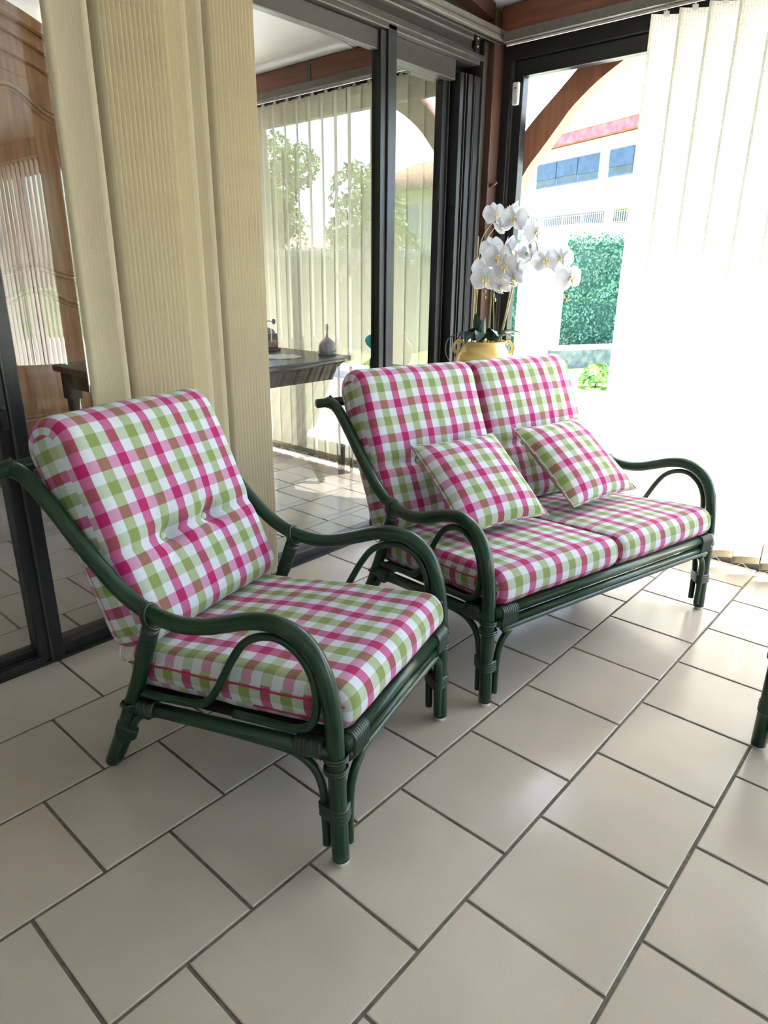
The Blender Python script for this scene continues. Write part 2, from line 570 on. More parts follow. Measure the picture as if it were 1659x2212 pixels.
def window(name, y0, y1, mull, label, z0=0.0, sensor=False):
    w = struct(empty(name, (BX + 0.04, (y0 + y1) / 2, 0)), label)
    cx, cy = BX + 0.04, (y0 + y1) / 2
    def part(nm, mat, a, b_, c, d, e, f, bv=0.003):
        return box(nm, mat, w, a - cx, b_ - cx, c - cy, d - cy, e, f, bv)
    A = M['alu_black']
    part('head', A, BX, BX + 0.09, y0, y1, 2.385, 2.475)
    part('head_bead', A, BX + 0.02, BX + 0.075, y0 + 0.05, y1 - 0.05, 2.31, 2.385)
    part('sill', A, BX, BX + 0.09, y0, y1, z0, z0 + 0.05)
    part('bottom_rail', A, BX + 0.02, BX + 0.075, y0 + 0.05, y1 - 0.05, z0 + 0.05, z0 + 0.13)
    for s_, yy in ((1, y1), (-1, y0)):
        a, b_ = sorted((yy, yy - s_ * 0.05))
        part('jamb', A, BX, BX + 0.09, a, b_, z0 + 0.05, 2.385)
        a, b_ = sorted((yy - s_ * 0.05, yy - s_ * 0.115))
        part('stile', A, BX + 0.02, BX + 0.075, a, b_, z0 + 0.13, 2.31)
        a, b_ = sorted((yy - s_ * 0.05, yy - s_ * 0.062))
        part('brush_seal', M['alu_brown'], BX + 0.008, BX + 0.02, a, b_, z0 + 0.05, 2.385, 0)
    edges = [y0 + 0.115] + mull + [y1 - 0.115]
    for yy in mull:
        part('mullion', A, BX + 0.015, BX + 0.08, yy - 0.045, yy + 0.045, z0 + 0.13, 2.31)
    for i in range(len(edges) - 1):
        a = edges[i] + (0.045 if i else 0)
        b_ = edges[i + 1] - (0.045 if i < len(edges) - 2 else 0)
        part('pane', M['pane'], BX + 0.045, BX + 0.051, a, b_, z0 + 0.13, 2.31, 0)
    return w
win1 = window('window_1', YR, -0.062, [-6.2, -4.75, -3.3, -1.95], 'black framed garden window behind the sofa')
win2 = window('window_2', 0.085, YF, [1.55], 'black framed garden window of the room behind the sliding doors')

# right wall of the veranda (outside the frame): low parapet and windows, seen only mirrored in the door glass
pr = struct(box('wall_right', M['plaster'], None, XB, BX + 0.1, YR - 0.15, YR, -0.12, 0.55), 'low plastered parapet on the right side of the veranda')
w3 = struct(empty('window_3', (0, YR - 0.06, 0)), 'black framed window band above the right parapet')
box('head', M['alu_black'], w3, XB, BX, -0.05, 0.05, 2.40, 2.50)
g = Geo().prism([(XB, 2.50), (2.9, 2.50), (2.9, 2.62), (XB, roof_z(XB))], YR - 0.1, YR, lambda a, b_, d: (a, d, b_))
struct(g.build('wall_right_gable', M['plaster']), 'plastered gable above the right window band')
box('sill', M['alu_black'], w3, XB, BX, -0.05, 0.05, 0.55, 0.61)
for i in range(5):
    xx = XB + 0.03 + i * (BX - XB - 0.06) / 4
    box('mullion', M['alu_black'], w3, xx - 0.03, xx + 0.03, -0.045, 0.045, 0.61, 2.40)
    if i < 4:
        box('pane', M['pane'], w3, xx + 0.03, xx + (BX - XB - 0.06) / 4 - 0.03, -0.003, 0.003, 0.61, 2.40)

# ---------------------------------------------------------------- left side: sliding glass doors
d1 = struct(empty('door_1', (0, 0, 0)), 'dark aluminium sliding glass doors on the left side')
A, B = M['alu_black'], M['alu_brown']
box('floor_track', A, d1, XB, 2.715, -0.012, 0.16, -0.004, 0.012)
box('track_lip', A, d1, XB, 0.125, -0.012, 0.0, 0.012, 0.040, 0.002)
box('track_rib', B, d1, XB, 0.11, 0.014, 0.020, 0.012, 0.034)
box('track_rib', B, d1, XB, 2.60, 0.085, 0.091, 0.012, 0.034)
# leaf on the near track, left of the blind
box('bottom_rail', A, d1, XB, 0.108, 0.024, 0.058, 0.012, 0.062, 0.003)
box('stile', A, d1, 0.108, 0.150, -0.004, 0.060, 0.012, 2.30, 0.004)
box('stile', A, d1, 0.152, 0.196, -0.010, 0.050, 0.004, 2.30, 0.004)
box('stile_bead', B, d1, 0.146, 0.153, -0.014, -0.002, 0.012, 2.30)
box('lock_plate', A, d1, 0.118, 0.142, -0.012, -0.003, 0.86, 1.05, 0.004)
Geo().lathe([(0.0001, 0.0), (0.006, 0.0), (0.006, 0.003), (0.0001, 0.004)], 12, M=Matrix.Translation((0.130, -0.012, 0.93)) @ Matrix.Rotation(PI / 2, 4, 'X')).build('screw', B, d1, True)
box('pane', M['door_pane'], d1, XB, 0.108, 0.036, 0.043, 0.062, 2.285)
# middle leaf
box('bottom_rail', A, d1, 0.196, 1.915, 0.010, 0.050, 0.004, 0.052, 0.004)
box('top_rail', B, d1, 0.196, 1.915, 0.010, 0.050, 2.270, 2.345, 0.003)
box('stile', A, d1, 1.912, 1.950, -0.004, 0.052, 0.004, 2.345, 0.003)
box('stile', A, d1, 1.951, 2.010, -0.014, 0.050, 0.004, 2.375, 0.004)
box('pane', M['door_pane'], d1, 0.196, 1.912, 0.028, 0.035, 0.052, 2.272)
# right leaf, on the far track
box('bottom_rail', A, d1, 1.99, 2.46, 0.066, 0.104, 0.012, 0.075, 0.003)
box('top_rail', B, d1, 2.010, 2.50, 0.020, 0.104, 2.262, 2.352, 0.003)
box('stile', A, d1, 2.452, 2.492, 0.060, 0.108, 0.012, 2.30, 0.003)
box('stile_bead', B, d1, 2.490, 2.496, 0.050, 0.060, 0.012, 2.262)
box('pane', M['door_pane'], d1, 2.0, 2.453, 0.078, 0.085, 0.075, 2.265)
# jamb profiles stepping up to the corner post
for x0, x1, y0, y1, mt in ((2.515, 2.545, 0.0, 0.12, A), (2.558, 2.563, -0.004, 0.02, B), (2.575, 2.612, -0.008, 0.12, A), (2.622, 2.627, -0.014, 0.02, B), (2.632, 2.672, -0.014, 0.12, A), (2.676, 2.715, -0.024, 0.12, B)):
    box('jamb_profile', mt, d1, x0, x1, y0, y1, 0.0, 2.30 if x0 < 2.67 else 2.46, 0.002)
box('jamb_back', A, d1, 2.50, 2.715, 0.10, 0.13, 0.0, 2.36)
# head: track box, lintel profiles
box('head_track', B, d1, XB, 2.66, -0.014, 0.13, 2.352, 2.384, 0.004)
box('head_lip', B, d1, XB, 2.68, -0.026, -0.010, 2.372, 2.396, 0.004)
box('lintel', B, d1, XB, 2.715, 0.004, 0.12, 2.384, 2.525)
box('lintel_bead', B, d1, XB, 2.60, -0.010, 0.006, 2.402, 2.412, 0.003)
box('lintel_bead', B, d1, XB, 2.60, -0.016, 0.006, 2.445, 2.520, 0.010)
box('end_plate', A, d1, 2.605, 2.640, -0.020, 0.006, 2.390, 2.500, 0.002)
for zz in (2.425, 2.460):
    Geo().lathe([(0.0001, 0.0), (0.004, 0.0), (0.004, 0.002), (0.0001, 0.003)], 10, M=Matrix.Translation((2.622, -0.020, zz)) @ Matrix.Rotation(PI / 2, 4, 'X')).build('rivet', M['glide'], d1, True)
g = Geo().prism([(XB, 2.52), (2.712, 2.52), (2.712, roof_z(2.712)), (XB, roof_z(XB))], 0.02, 0.10, lambda a, b_, d: (a, d, b_))
struct(g.build('wall_left', M['alu_brown']), 'dark panelled gable above the sliding doors')

# ================================================================ vertical blinds
def slat_mesh(name, mat, h, w=0.127, curve=0.006, th=0.0008):
    g = Geo()
    n = 6
    prof = [(-w / 2 + w * i / n, curve * (1 - (2 * i / n - 1) ** 2)) for i in range(n + 1)]
    ring = prof + [(a, b_ - th) for a, b_ in reversed(prof)]
    m = len(ring)
    vs = [(a, b_, 0) for a, b_ in ring] + [(a, b_, h) for a, b_ in ring]
    fs, us = [], []
    for i in range(m):
        j = (i + 1) % m
        fs.append((i, j, m + j, m + i))
        a0, a1 = ring[i][0], ring[j][0]
        us.append(((a0, 0), (a1, 0), (a1, h), (a0, h)))
    fs.append(tuple(range(m)))
    us.append(None)
    fs.append(tuple(reversed(range(m, 2 * m))))
    us.append(None)
    g.add(vs, fs, us)
    return g.mesh(name, mat, True)

def hook_mesh():
    g = Geo()
    g.box(-0.012, 0.012, -0.002, 0.002, -0.012, 0.010)
    g.box(-0.003, 0.003, -0.003, 0.003, 0.010, 0.034)
    return g.mesh('hanger_clip', M['glide'])
HOOK = hook_mesh()

def slat(blind, me, hem_me, x, y, ang, z0, zt):
    s_ = link('slat', me, blind, (x, y, z0), (0, 0, ang))
    link('hem', hem_me, s_, (0, 0, -0.001))
    link('hanger_clip', HOOK, s_, (0, 0, zt - z0))
    return s_

def head_rail(blind, a, b_, w, h):
    """taupe aluminium head rail with a dark slot below"""
    g = Geo()
    g.box(a[0], b_[0], a[1], b_[1], a[2], b_[2])
    o = g.build('head_rail', M['alu_taupe'], blind)
    bevel(o, 0.004)
    return o

H = 2.36
SL, SLH = slat_mesh('slat', M['blind'], H), slat_mesh('hem', M['hem'], 0.035, 0.1265, 0.006, 0.0024)
SG = slat_mesh('slat', M['blind_grey'], H)
SP, SPH = slat_mesh('slat', M['blind_pale'], H), slat_mesh('hem', M['hem'], 0.035, 0.1265, 0.006, 0.0024)

# blind drawn together in front of the sliding doors
vb1 = tag(empty('vertical_blind', (0.8, -0.085, 0)), 'cream vertical blind with its slats bunched together before the glass doors', 'blind')
YB = -0.085
head = head_rail(vb1, (-1.6 - 0.8, -0.028, 2.452), (2.765 - 0.8, 0.028, 2.500), 0, 0)
box('rail_groove', M['alu_brown'], vb1, -1.6 - 0.8, 2.764 - 0.8, -0.0292, -0.027, 2.468, 2.474)
box('rail_slot', M['alu_black'], vb1, -1.6 - 0.8, 2.763 - 0.8, -0.010, 0.010, 2.449, 2.453)
def first_blind(xc, ang):
    slat(vb1, SL, SLH, xc - 0.8, 0.0, ang, 0.05, 0.05 + H)
# front (room side) edges march to the right; the first slat of each bunch shows its face
a0 = math.radians(-70)
first_blind(0.455, math.radians(-38))
for i in range(14):
    first_blind(0.505 + i * 0.0168, math.radians(-64))
first_blind(0.790, math.radians(-46))
first_blind(0.850, math.radians(-46))
for i in range(13):
    first_blind(0.896 + i * 0.0146, math.radians(-64))

# blind along the garden window, slats turned half open
def garden_blind(name, ys, ang, label, me, hem, x=2.722, y_rail=(0, 0), extra=None):
    cy = (y_rail[0] + y_rail[1]) / 2
    vb = tag(empty(name, (x, cy, 0)), label, 'blind')
    head_rail(vb, (-0.030, y_rail[0] - cy, 2.440), (0.026, y_rail[1] - cy, 2.482), 0, 0)
    box('rail_slot', M['glide'], vb, -0.004, 0.004, y_rail[0] - cy, y_rail[1] - cy - 0.004, 2.428, 2.436)
    for yy in ys:
        slat(vb, me, hem, 0, yy - cy, ang + random.uniform(-0.03, 0.03), 0.05, 0.05 + H)
    g = Geo()
    for i in range(len(ys) - 1):
        a, b_ = Vector((0.0, ys[i] - cy, 0.068)), Vector((0.0, ys[i + 1] - cy, 0.068))
        for sx in (-0.05,):
            g.tube([Vector((sx, 0, 0)) + a.lerp(b_, t / 6) - Vector((0, 0, 0.028 * (1 - (t / 3 - 1) ** 2))) for t in range(7)], 0.0016, 5)
    g.build('bead_chain', M['glide'], vb, True)
    return vb
garden_blind('vertical_blind', [-0.925 - 0.120 * i for i in range(54)], math.radians(-52), 'sunlit white vertical blind hanging along the garden window right of the sofa', SP, SPH, y_rail=(YR + 0.02, -0.122))
garden_blind('vertical_blind', [0.20 + 0.123 * i for i in range(14)], math.radians(-84), 'beige vertical blind seen through the sliding door glass behind the dining table', SG, SLH, y_rail=(0.10, YF - 0.05))
# blind on the right side (mirrored in the door glass only)
vb4 = tag(empty('vertical_blind', (0, YR + 0.07, 0)), 'white vertical blind on the far right window band, outside the frame', 'blind')
head_rail(vb4, (XB + 0.05, -0.028, 2.440), (BX - 0.15, 0.028, 2.482), 0, 0)
SR = slat_mesh('slat', M['blind_pale'], 1.80)
for i in range(44):
    link('slat', SR, vb4, (XB + 0.2 + i * 0.123, 0, 0.63), (0, 0, math.radians(35)))

# alarm contact on the window stile
so = tag(empty('door_sensor', (BX + 0.018, -0.145, 2.18)), 'small white plastic alarm sensor on the black window frame', 'sensor')
b0 = box('housing', M['glide'], so, -0.022, 0.001, -0.019, 0.019, 0.0, 0.105, 0.008)
box('seam', noise_mat('grey_seam', lin(150, 150, 152), lin(165, 165, 167), rough=0.6), so, -0.0235, -0.021, 0.008, 0.0095, 0.012, 0.093)
Geo().lathe([(0.0001, 0.0), (0.005, 0.0), (0.005, 0.0012), (0.0001, 0.0012)], 12, M=Matrix.Translation((-0.0215, -0.002, 0.077)) @ Matrix.Rotation(-PI / 2, 4, 'Y')).build('lamp_dot', M['alu_black'], so)

# ================================================================ rattan furniture
PROF_MAIN = [(1.005, 0.853), (0.956, 0.846), (0.905, 0.818), (0.835, 0.756), (0.770, 0.692), (0.712, 0.640), (0.652, 0.590), (0.587, 0.553), (0.515, 0.534), (0.443, 0.531), (0.371, 0.545), (0.302, 0.570), (0.236, 0.594), (0.173, 0.605), (0.114, 0.594), (0.068, 0.561), (0.040, 0.512), (0.024, 0.453), (0.016, 0.397), (0.012, 0.337), (0.008, 0.200), (0.002, 0.012)]
PROF_LOOP = [(0.300, 0.323), (0.200, 0.333), (0.124, 0.341), (0.078, 0.366), (0.060, 0.413), (0.062, 0.471), (0.081, 0.521), (0.115, 0.555), (0.157, 0.570), (0.206, 0.562), (0.253, 0.533), (0.289, 0.484), (0.321, 0.426), (0.346, 0.380), (0.378, 0.336), (0.417, 0.314), (0.508, 0.298), (0.606, 0.286)]
PROF_LOW = [(0.738, 0.022), (0.700, 0.090), (0.668, 0.150), (0.642, 0.192), (0.612, 0.216), (0.568, 0.233), (0.438, 0.252), (0.293, 0.266), (0.159, 0.277), (0.100, 0.268), (0.062, 0.237), (0.046, 0.180), (0.043, 0.100), (0.041, 0.035)]

def hull_ring(circles, n=22):
    pts = []
    for k in range(n):
        a = 2 * PI * k / n
        d = (math.cos(a), math.sin(a))
        c = max(circles, key=lambda q: q[0] * d[0] + q[1] * d[1] + q[2])
        pts.append((c[0] + c[2] * d[0], c[1] + c[2] * d[1], d))
    return pts

def binding(parent, p0, p1, circles, ex, ey, turns=7, name='binding'):
    """ridged cane wrapped round a bundle of poles, between p0 and p1"""
    p0, p1, ex, ey = Vector(p0), Vector(p1), Vector(ex), Vector(ey)
    ring = hull_ring(circles)
    n = len(ring)
    g = Geo()
    vs, fs = [], []
    st = turns * 4
    for i in range(st + 1):
        t = i / st
        q = p0.lerp(p1, t)
        rip = 0.0018 + 0.0011 * math.cos(2 * PI * turns * t + PI)
        if i in (0, st):
            rip = -0.001
        for (a, b_, d) in ring:
            vs.append(q + ex * (a + d[0] * rip) + ey * (b_ + d[1] * rip))
    for i in range(st):
        for k in range(n):
            k2 = (k + 1) % n
            fs.append((i * n + k, i * n + k2, (i + 1) * n + k2, (i + 1) * n + k))
    fs.append(tuple(range(n)))
    fs.append(tuple(st * n + k for k in range(n)))
    g.add(vs, fs)
    return g.build(name, M['wrap'], parent, True)

def ring_loop(parent, c, ex, ey, rx, ry, r=0.0042, shift=(0, 0)):
    c, ex, ey = Vector(c), Vector(ex), Vector(ey)
    pts = [c + ex * (rx * math.cos(2 * PI * k / 22) + shift[0]) + ey * (ry * math.sin(2 * PI * k / 22) + shift[1]) for k in range(22)]
    return Geo().tube(pts, r, 7, closed=True).build('cane_loop', M['wrap'], parent, True)

def rattan_frame(name, W, loc, rz, label, cat, group=None):
    """loc is the front left foot; local x runs along the front, y to the back"""
    root = tag(empty(name, loc, rz), label, cat, group)
    R_ = M['rattan']
    X, Y, Z = (1, 0, 0), (0, 1, 0), (0, 0, 1)
    for sx, s_ in ((0.0, 1), (W, -1)):
        g = Geo().tube(smooth_path([(sx, a, b_) for a, b_ in PROF_MAIN], 5), lambda t: 0.0215, 14)
        g.build('arm_pole', R_, root, True)
        Geo().tube(smooth_path([(sx, a, b_) for a, b_ in PROF_LOOP], 5), 0.0105, 10).build('arm_loop', R_, root, True)
        Geo().tube(smooth_path([(sx + s_ * 0.002, a, b_) for a, b_ in PROF_LOW], 5), 0.0115, 10).build('side_brace', R_, root, True)
        Geo().tube([(sx, 0.535, 0.535), (sx, 0.612, 0.330), (sx, 0.690, 0.156), (sx, 0.762, 0.010)], 0.0205, 14).build('rear_leg', R_, root, True)
        Geo().tube([(sx, 0.664, 0.236), (sx, 0.335, 0.275), (sx, 0.010, 0.314)], 0.0195, 12).build('side_rail', R_, root, True)
        for yy, rr in ((0.0, 0.017), (0.764, 0.016)):
            Geo().lathe([(0.0001, 0.0), (rr, 0.0), (rr, 0.014), (0.0001, 0.015)], 14, (sx, yy, 0)).build('foot_glide', M['glide'], root, True)
        # bindings: side rail ends, mid leg, arm joint
        dr = Vector((0, 0.654, -0.078)).normalized()
        up = Vector((0, -dr.z, dr.y))
        side = [(0, 0, 0.0205), (s_ * 0.001, -0.028, 0.008)]
        binding(root, (sx, 0.040, 0.3105), (sx, 0.115, 0.3015), [(0, 0, 0.0205), (0, 0.010, 0.018)], X, up, 7)
        binding(root, (sx, 0.560, 0.2485), (sx, 0.628, 0.2405), [(0, 0, 0.0205)], X, up, 7)
        binding(root, (sx, 0.585, 0.231), (sx, 0.600, 0.229), [(0, 0.013, 0.021), (0, -0.004, 0.014)], X, up, 2)
        binding(root, (sx, 0.004, 0.125), (sx, 0.006, 0.165), [(0, 0, 0.0215), (0, 0.040, 0.0115), (s_ * 0.034, -0.002, 0.011)], X, Y, 4)
        ax = Vector((0, -0.23, 0.52)).normalized()
        fy = Vector((0, ax.z, -ax.y))
        binding(root, (sx, 0.700, 0.133), (sx, 0.684, 0.169), [(0, 0, 0.0205), (0, -0.030, 0.0115)], X, fy, 4)
        binding(root, (sx, 0.588, 0.395), (sx, 0.548, 0.496), [(0, 0, 0.0205)], X, fy, 9)
        ring_loop(root, (sx, 0.536, 0.530), X, Vector((0, 0.30, 0.95)).normalized(), 0.0265, 0.034, 0.0045)
        ring_loop(root, (sx, 0.546, 0.528), X, Vector((0, 0.30, 0.95)).normalized(), 0.0265, 0.034, 0.0045)
        for zz in (0.305, 0.297, 0.272, 0.264):
            ring_loop(root, (sx, 0.010, zz), X, Y, 0.0260, 0.0265, 0.0042, (s_ * 0.003, 0.003))
        ring_loop(root, (sx, 0.652, 0.244), X, Vector((0, 0.95, -0.2)).normalized(), 0.0265, 0.0290, 0.0042)
        # front rail end wraps
        binding(root, (sx + s_ * 0.030, -0.002, 0.333), (sx + s_ * 0.100, -0.002, 0.333), [(0, 0.0, 0.0205), (-0.006, -0.036, 0.0135)], Y, Z, 9)
        # top bar tie
        ring_loop(root, (sx, 0.985, 0.853), X, Z, 0.0045, 0.026, 0.0045)
        binding(root, (sx - 0.012, 0.985, 0.852), (sx + 0.012, 0.985, 0.852), [(0, 0, 0.021), (0.012, -0.002, 0.020)], Y, Z, 3)
    Geo().tube([(0.012, 0.0, 0.333), (W - 0.012, 0.0, 0.333)], 0.0195, 12).build('front_rail', R_, root, True)
    Geo().tube([(0.020, -0.007, 0.297), (W - 0.020, -0.007, 0.297)], 0.0130, 10).build('front_rail', R_, root, True)
    fb = [(0.034, -0.003, 0.035), (0.034, -0.003, 0.110), (0.037, -0.004, 0.180), (0.050, -0.006, 0.228), (0.078, -0.008, 0.258), (0.130, -0.008, 0.2735)]
    fb = fb + [(W - a, b_, c) for a, b_, c in reversed(fb)]
    Geo().tube(smooth_path(fb, 5), 0.0112, 10).build('front_brace', R_, root, True)
    Geo().tube([(-0.060, 0.985, 0.853), (W + 0.060, 0.985, 0.853)], 0.0185, 12).build('top_rail', R_, root, True)
    Geo().tube([(0.0, 0.660, 0.238), (W, 0.660, 0.238)], 0.018, 12).build('rear_rail', R_, root, True)
    rb = [(0.034, 0.766, 0.022), (0.034, 0.700, 0.140), (0.050, 0.672, 0.190), (0.100, 0.664, 0.212)]
    rb = rb + [(W - a, b_, c) for a, b_, c in reversed(rb)]
    Geo().tube(smooth_path(rb, 4), 0.011, 8).build('rear_brace', R_, root, True)
    n = max(4, int(W / 0.15))
    for i in range(n):
        xx = 0.15 + (W - 0.30) * i / (n - 1)
        Geo().tube(smooth_path([(xx, 0.668, 0.252), (xx, 0.795, 0.46), (xx, 0.905, 0.68), (xx, 0.984, 0.842)], 4), 0.0085, 8).build('spindle', R_, root, True)
    g = Geo()
    Mx = Matrix.Translation((0, 0.028, 0.338)) @ Matrix.Rotation(math.radians(-6.0), 4, 'X')
    g.box(0.022, W - 0.022, 0.0, 0.610, -0.014, 0.0, Mx)
    g.build('seat_deck', M['deck'], root)
    return root

# ---------------------------------------------------------------- cushions
def rrect(L, Hh, rf, rb, e, n=80):
    """points of a rounded rectangle (a along the length, b across) shrunk by e, equally many for every e"""
    segs = []
    rf, rb = min(rf, Hh / 2 - 0.001), min(rb, Hh / 2 - 0.001)
    def arc(cx, cy, r, a0, a1, m):
        r = max(r - e, 0.0005)
        return [(cx + r * math.cos(a0 + (a1 - a0) * k / m), cy + r * math.sin(a0 + (a1 - a0) * k / m)) for k in range(m + 1)]
    pts = []
    def line(p, q, m):
        return [(p[0] + (q[0] - p[0]) * k / m, p[1] + (q[1] - p[1]) * k / m) for k in range(1, m)]
    c1 = arc(rf, -Hh / 2 + rf, rf, -PI / 2, -PI, 8)
    c2 = arc(rf, Hh / 2 - rf, rf, PI, PI / 2, 8)
    c3 = arc(L - rb, Hh / 2 - rb, rb, PI / 2, 0, 8)
    c4 = arc(L - rb, -Hh / 2 + rb, rb, 0, -PI / 2, 8)
    mid = ((rf + L - rb) / 2, -Hh / 2 + e)
    pts = [mid] + line(mid, c1[0], 8) + c1 + line(c1[-1], c2[0], 4) + c2 + line(c2[-1], c3[0], 44) + c3 + line(c3[-1], c4[0], 4) + c4 + line(c4[-1], mid, 8)
    return pts

def cushion(name, W, L, Hh, rf, rb, parent_m, label, cat, group, crown=0.012, uo=(0, 0), buttons=(), seam=None, seed=0, rs=0.030, wrinkle=0.004, vs_=1.0):
    """box cushion; local x across, y along the length, z through the thickness; top is +z"""
    base = rrect(L, Hh, rf, rb, 0)
    n = len(base)
    vlen = [0.0]
    for i in range(n):
        j = (i + 1) % n
        vlen.append(vlen[-1] + math.dist(base[i], base[j]))
    # rounded side edge: position, inset, fabric length
    left = [(-W / 2 + rs * (1 - math.cos(k / 5 * PI / 2)), rs * (1 - math.sin(k / 5 * PI / 2)), -W / 2 + rs - rs * (PI / 2) * (1 - k / 5)) for k in range(6)]
    inner = [(-W / 2 + rs + (W - 2 * rs) * k / 44, 0.0, -W / 2 + rs + (W - 2 * rs) * k / 44) for k in range(1, 44)]
    right = [(-x, e, -u_) for x, e, u_ in reversed(left)]
    cols = left + inner + right
    verts, faces, uvs = [], [], []
    def place(x, a, b_):
        u = 2 * x / W
        w = max(0.0, 1 - u * u)
        q = max(0.0, 1 - (2 * a / L - 1) ** 2)
        z = b_
        if b_ > 0:
            z += crown * w * q * (b_ / (Hh / 2))
        else:
            z += 0.3 * crown * w * q * (b_ / (Hh / 2))
        for (bx, ba, dep) in buttons:
            if b_ > 0:
                d2 = (x - bx) ** 2 + (a - ba) ** 2
                th_ = math.atan2(a - ba, x - bx)
                z += 0.0035 * math.sin(9 * th_ + seed) * math.exp(-((math.sqrt(d2) - 0.055) / 0.030) ** 2)
                z -= dep * math.exp(-d2 / 0.030 ** 2) + 0.5 * dep * math.exp(-d2 / 0.085 ** 2)
        if buttons and b_ > 0:
            ba = buttons[0][1]
            z -= 0.017 * math.exp(-((a - ba) / 0.020) ** 2) * (0.5 + 0.5 * w)
        nz = noise.noise(Vector((x * 7 + seed * 3.1, a * 7, b_ * 7 + seed)))
        n2 = noise.noise(Vector((x * 19 + seed, a * 19, b_ * 19)))
        z += wrinkle * nz + 0.35 * wrinkle * n2
        return (x + wrinkle * 0.6 * noise.noise(Vector((a * 9, b_ * 9, seed + 5))), a + wrinkle * 0.8 * noise.noise(Vector((x * 8, b_ * 9, seed + 9))), z)
    for (x, e, u_) in cols:
        for (a, b_) in rrect(L, Hh, rf, rb, e):
            verts.append(place(x, a, b_))
    m = len(cols)
    for i in range(m - 1):
        for k in range(n):
            k2 = (k + 1) % n
            faces.append((i * n + k, (i + 1) * n + k, (i + 1) * n + k2, i * n + k2))
            x0, x1 = cols[i][2] + uo[0], cols[i + 1][2] + uo[0]
            v0, v1 = vlen[k] * vs_ + uo[1], vlen[k + 1] * vs_ + uo[1]
            uvs.append(((x0, v0), (x1, v0), (x1, v1), (x0, v1)))
    for sgn, ci in ((-1, 0), (1, m - 1)):           # side panels
        rings = []
        prev = [ci * n + k for k in range(n)]
        pa = rrect(L, Hh, rf, rb, rs)
        ca = [(min(max(a, Hh * 0.5), L - Hh * 0.5), 0.0) for a, b_ in pa]
        for s_i in range(1, 5):
            t = s_i / 4
            cur = []
            for k in range(n):
                a = pa[k][0] + (ca[k][0] - pa[k][0]) * t
                b_ = pa[k][1] * (1 - t)
                verts.append((sgn * (W / 2 + 0.007 * math.sin(t * PI / 2)), a, b_))
                cur.append(len(verts) - 1)
            for k in range(n):
                k2 = (k + 1) % n
                f = (prev[k], prev[k2], cur[k2], cur[k]) if sgn < 0 else (prev[k], cur[k], cur[k2], prev[k2])
                faces.append(f)
                uvs.append(tuple((verts[q][1] + 0.03, verts[q][2] + 0.071) for q in f))
            prev = cur
    g = Geo().add(verts, faces, uvs)
    me = g.mesh(name, M['plaid'], True)
    root = bpy.data.objects.new(name, me)
    col.objects.link(root)
    root.matrix_world = parent_m
    tag(root, label, cat, group)
    for (bx, ba, dep) in buttons:
        zz = place(bx, ba, Hh / 2)[2]
        Geo().lathe([(0.0001, -0.004), (0.009, -0.002), (0.0115, 0.001), (0.0105, 0.0045), (0.006, 0.0075), (0.0001, 0.0085)], 16, (bx, ba, zz + 0.0055)).build('button', M['button'], root, True)
    if seam is not None:
        for sgn in (-1, 1):
            pts = [(sgn * (W / 2 + 0.0045), 0.012 + (L - 0.03) * k / 20, seam + 0.002 * math.sin(k * 0.9)) for k in range(21)]
            Geo().tube(pts, 0.0026, 6).build('piping', M['piping'], root, True)
            per = rrect(L, Hh, rf, rb, rs * 0.9)
            Geo().tube([(sgn * (W / 2 + 0.0005), a, b_) for a, b_ in per[2:18]], 0.0028, 6).build('piping', M['piping'], root, True)
    if buttons:                                     # tie tapes at the lower corners
        for sgn in (-1, 1):
            Geo().tube(smooth_path([(sgn * (W / 2 - 0.02), 0.012, -Hh * 0.42), (sgn * (W / 2 - 0.012), -0.014, -Hh * 0.46), (sgn * (W / 2 - 0.024), -0.030, -Hh * 0.50)], 4), 0.0028, 6).build('tie_tape', M['glide'], root, True)
    return root

def pillow(name, S, T_, mw, label, cat, group, seed=0, uo=(0, 0)):
    n = 22
    g = Geo()
    def pt(u, v, sgn):
        k = 0.5 * (1 - 0.07 * (1 - abs(u) ** 2) * abs(v) ** 3)
        x = S * 0.5 * u * (1 - 0.055 * (1 - v * v) * abs(u) ** 2)
        y = S * 0.5 * v * (1 - 0.055 * (1 - u * u) * abs(v) ** 2)
        h = T_ * 0.5 * (max(0, 1 - abs(u) ** 2.6) * max(0, 1 - abs(v) ** 2.6)) ** 0.55
        h += 0.005 * noise.noise(Vector((x * 11 + seed, y * 11, sgn))) * min(1, h / 0.02)
        return (x, y, sgn * h)
    for sgn in (1, -1):
        vs = [pt(-1 + 2 * i / n, -1 + 2 * j / n, sgn) for j in range(n + 1) for i in range(n + 1)]
        fs, us = [], []
        for j in range(n):
            for i in range(n):
                q = (j * (n + 1) + i, j * (n + 1) + i + 1, (j + 1) * (n + 1) + i + 1, (j + 1) * (n + 1) + i)
                if sgn < 0:
                    q = tuple(reversed(q))
                fs.append(q)
                us.append(tuple(((-1 + 2 * (k % (n + 1)) / n) * S / 2 + uo[0], (-1 + 2 * (k // (n + 1)) / n) * S / 2 + uo[1]) for k in q))
        g.add(vs, fs, us)
    me = g.mesh(name, M['plaid'], True)
    o = bpy.data.objects.new(name, me)
    col.objects.link(o)
    o.matrix_world = mw
    tag(o, label, cat, group)
    edge = [(-1, -1 + 2 * k / 14) for k in range(14)] + [(-1 + 2 * k / 14, 1) for k in range(14)] + [(1, 1 - 2 * k / 14) for k in range(14)] + [(1 - 2 * k / 14, -1) for k in range(14)]
    Geo().tube([pt(u, v, 1) for u, v in edge], 0.0042, 7, closed=True).build('piping', M['plaid'], o, True)
    return o

def furniture_matrix(loc, rz):
    return Matrix.Translation(loc) @ Matrix.Rotation(rz, 4, 'Z')

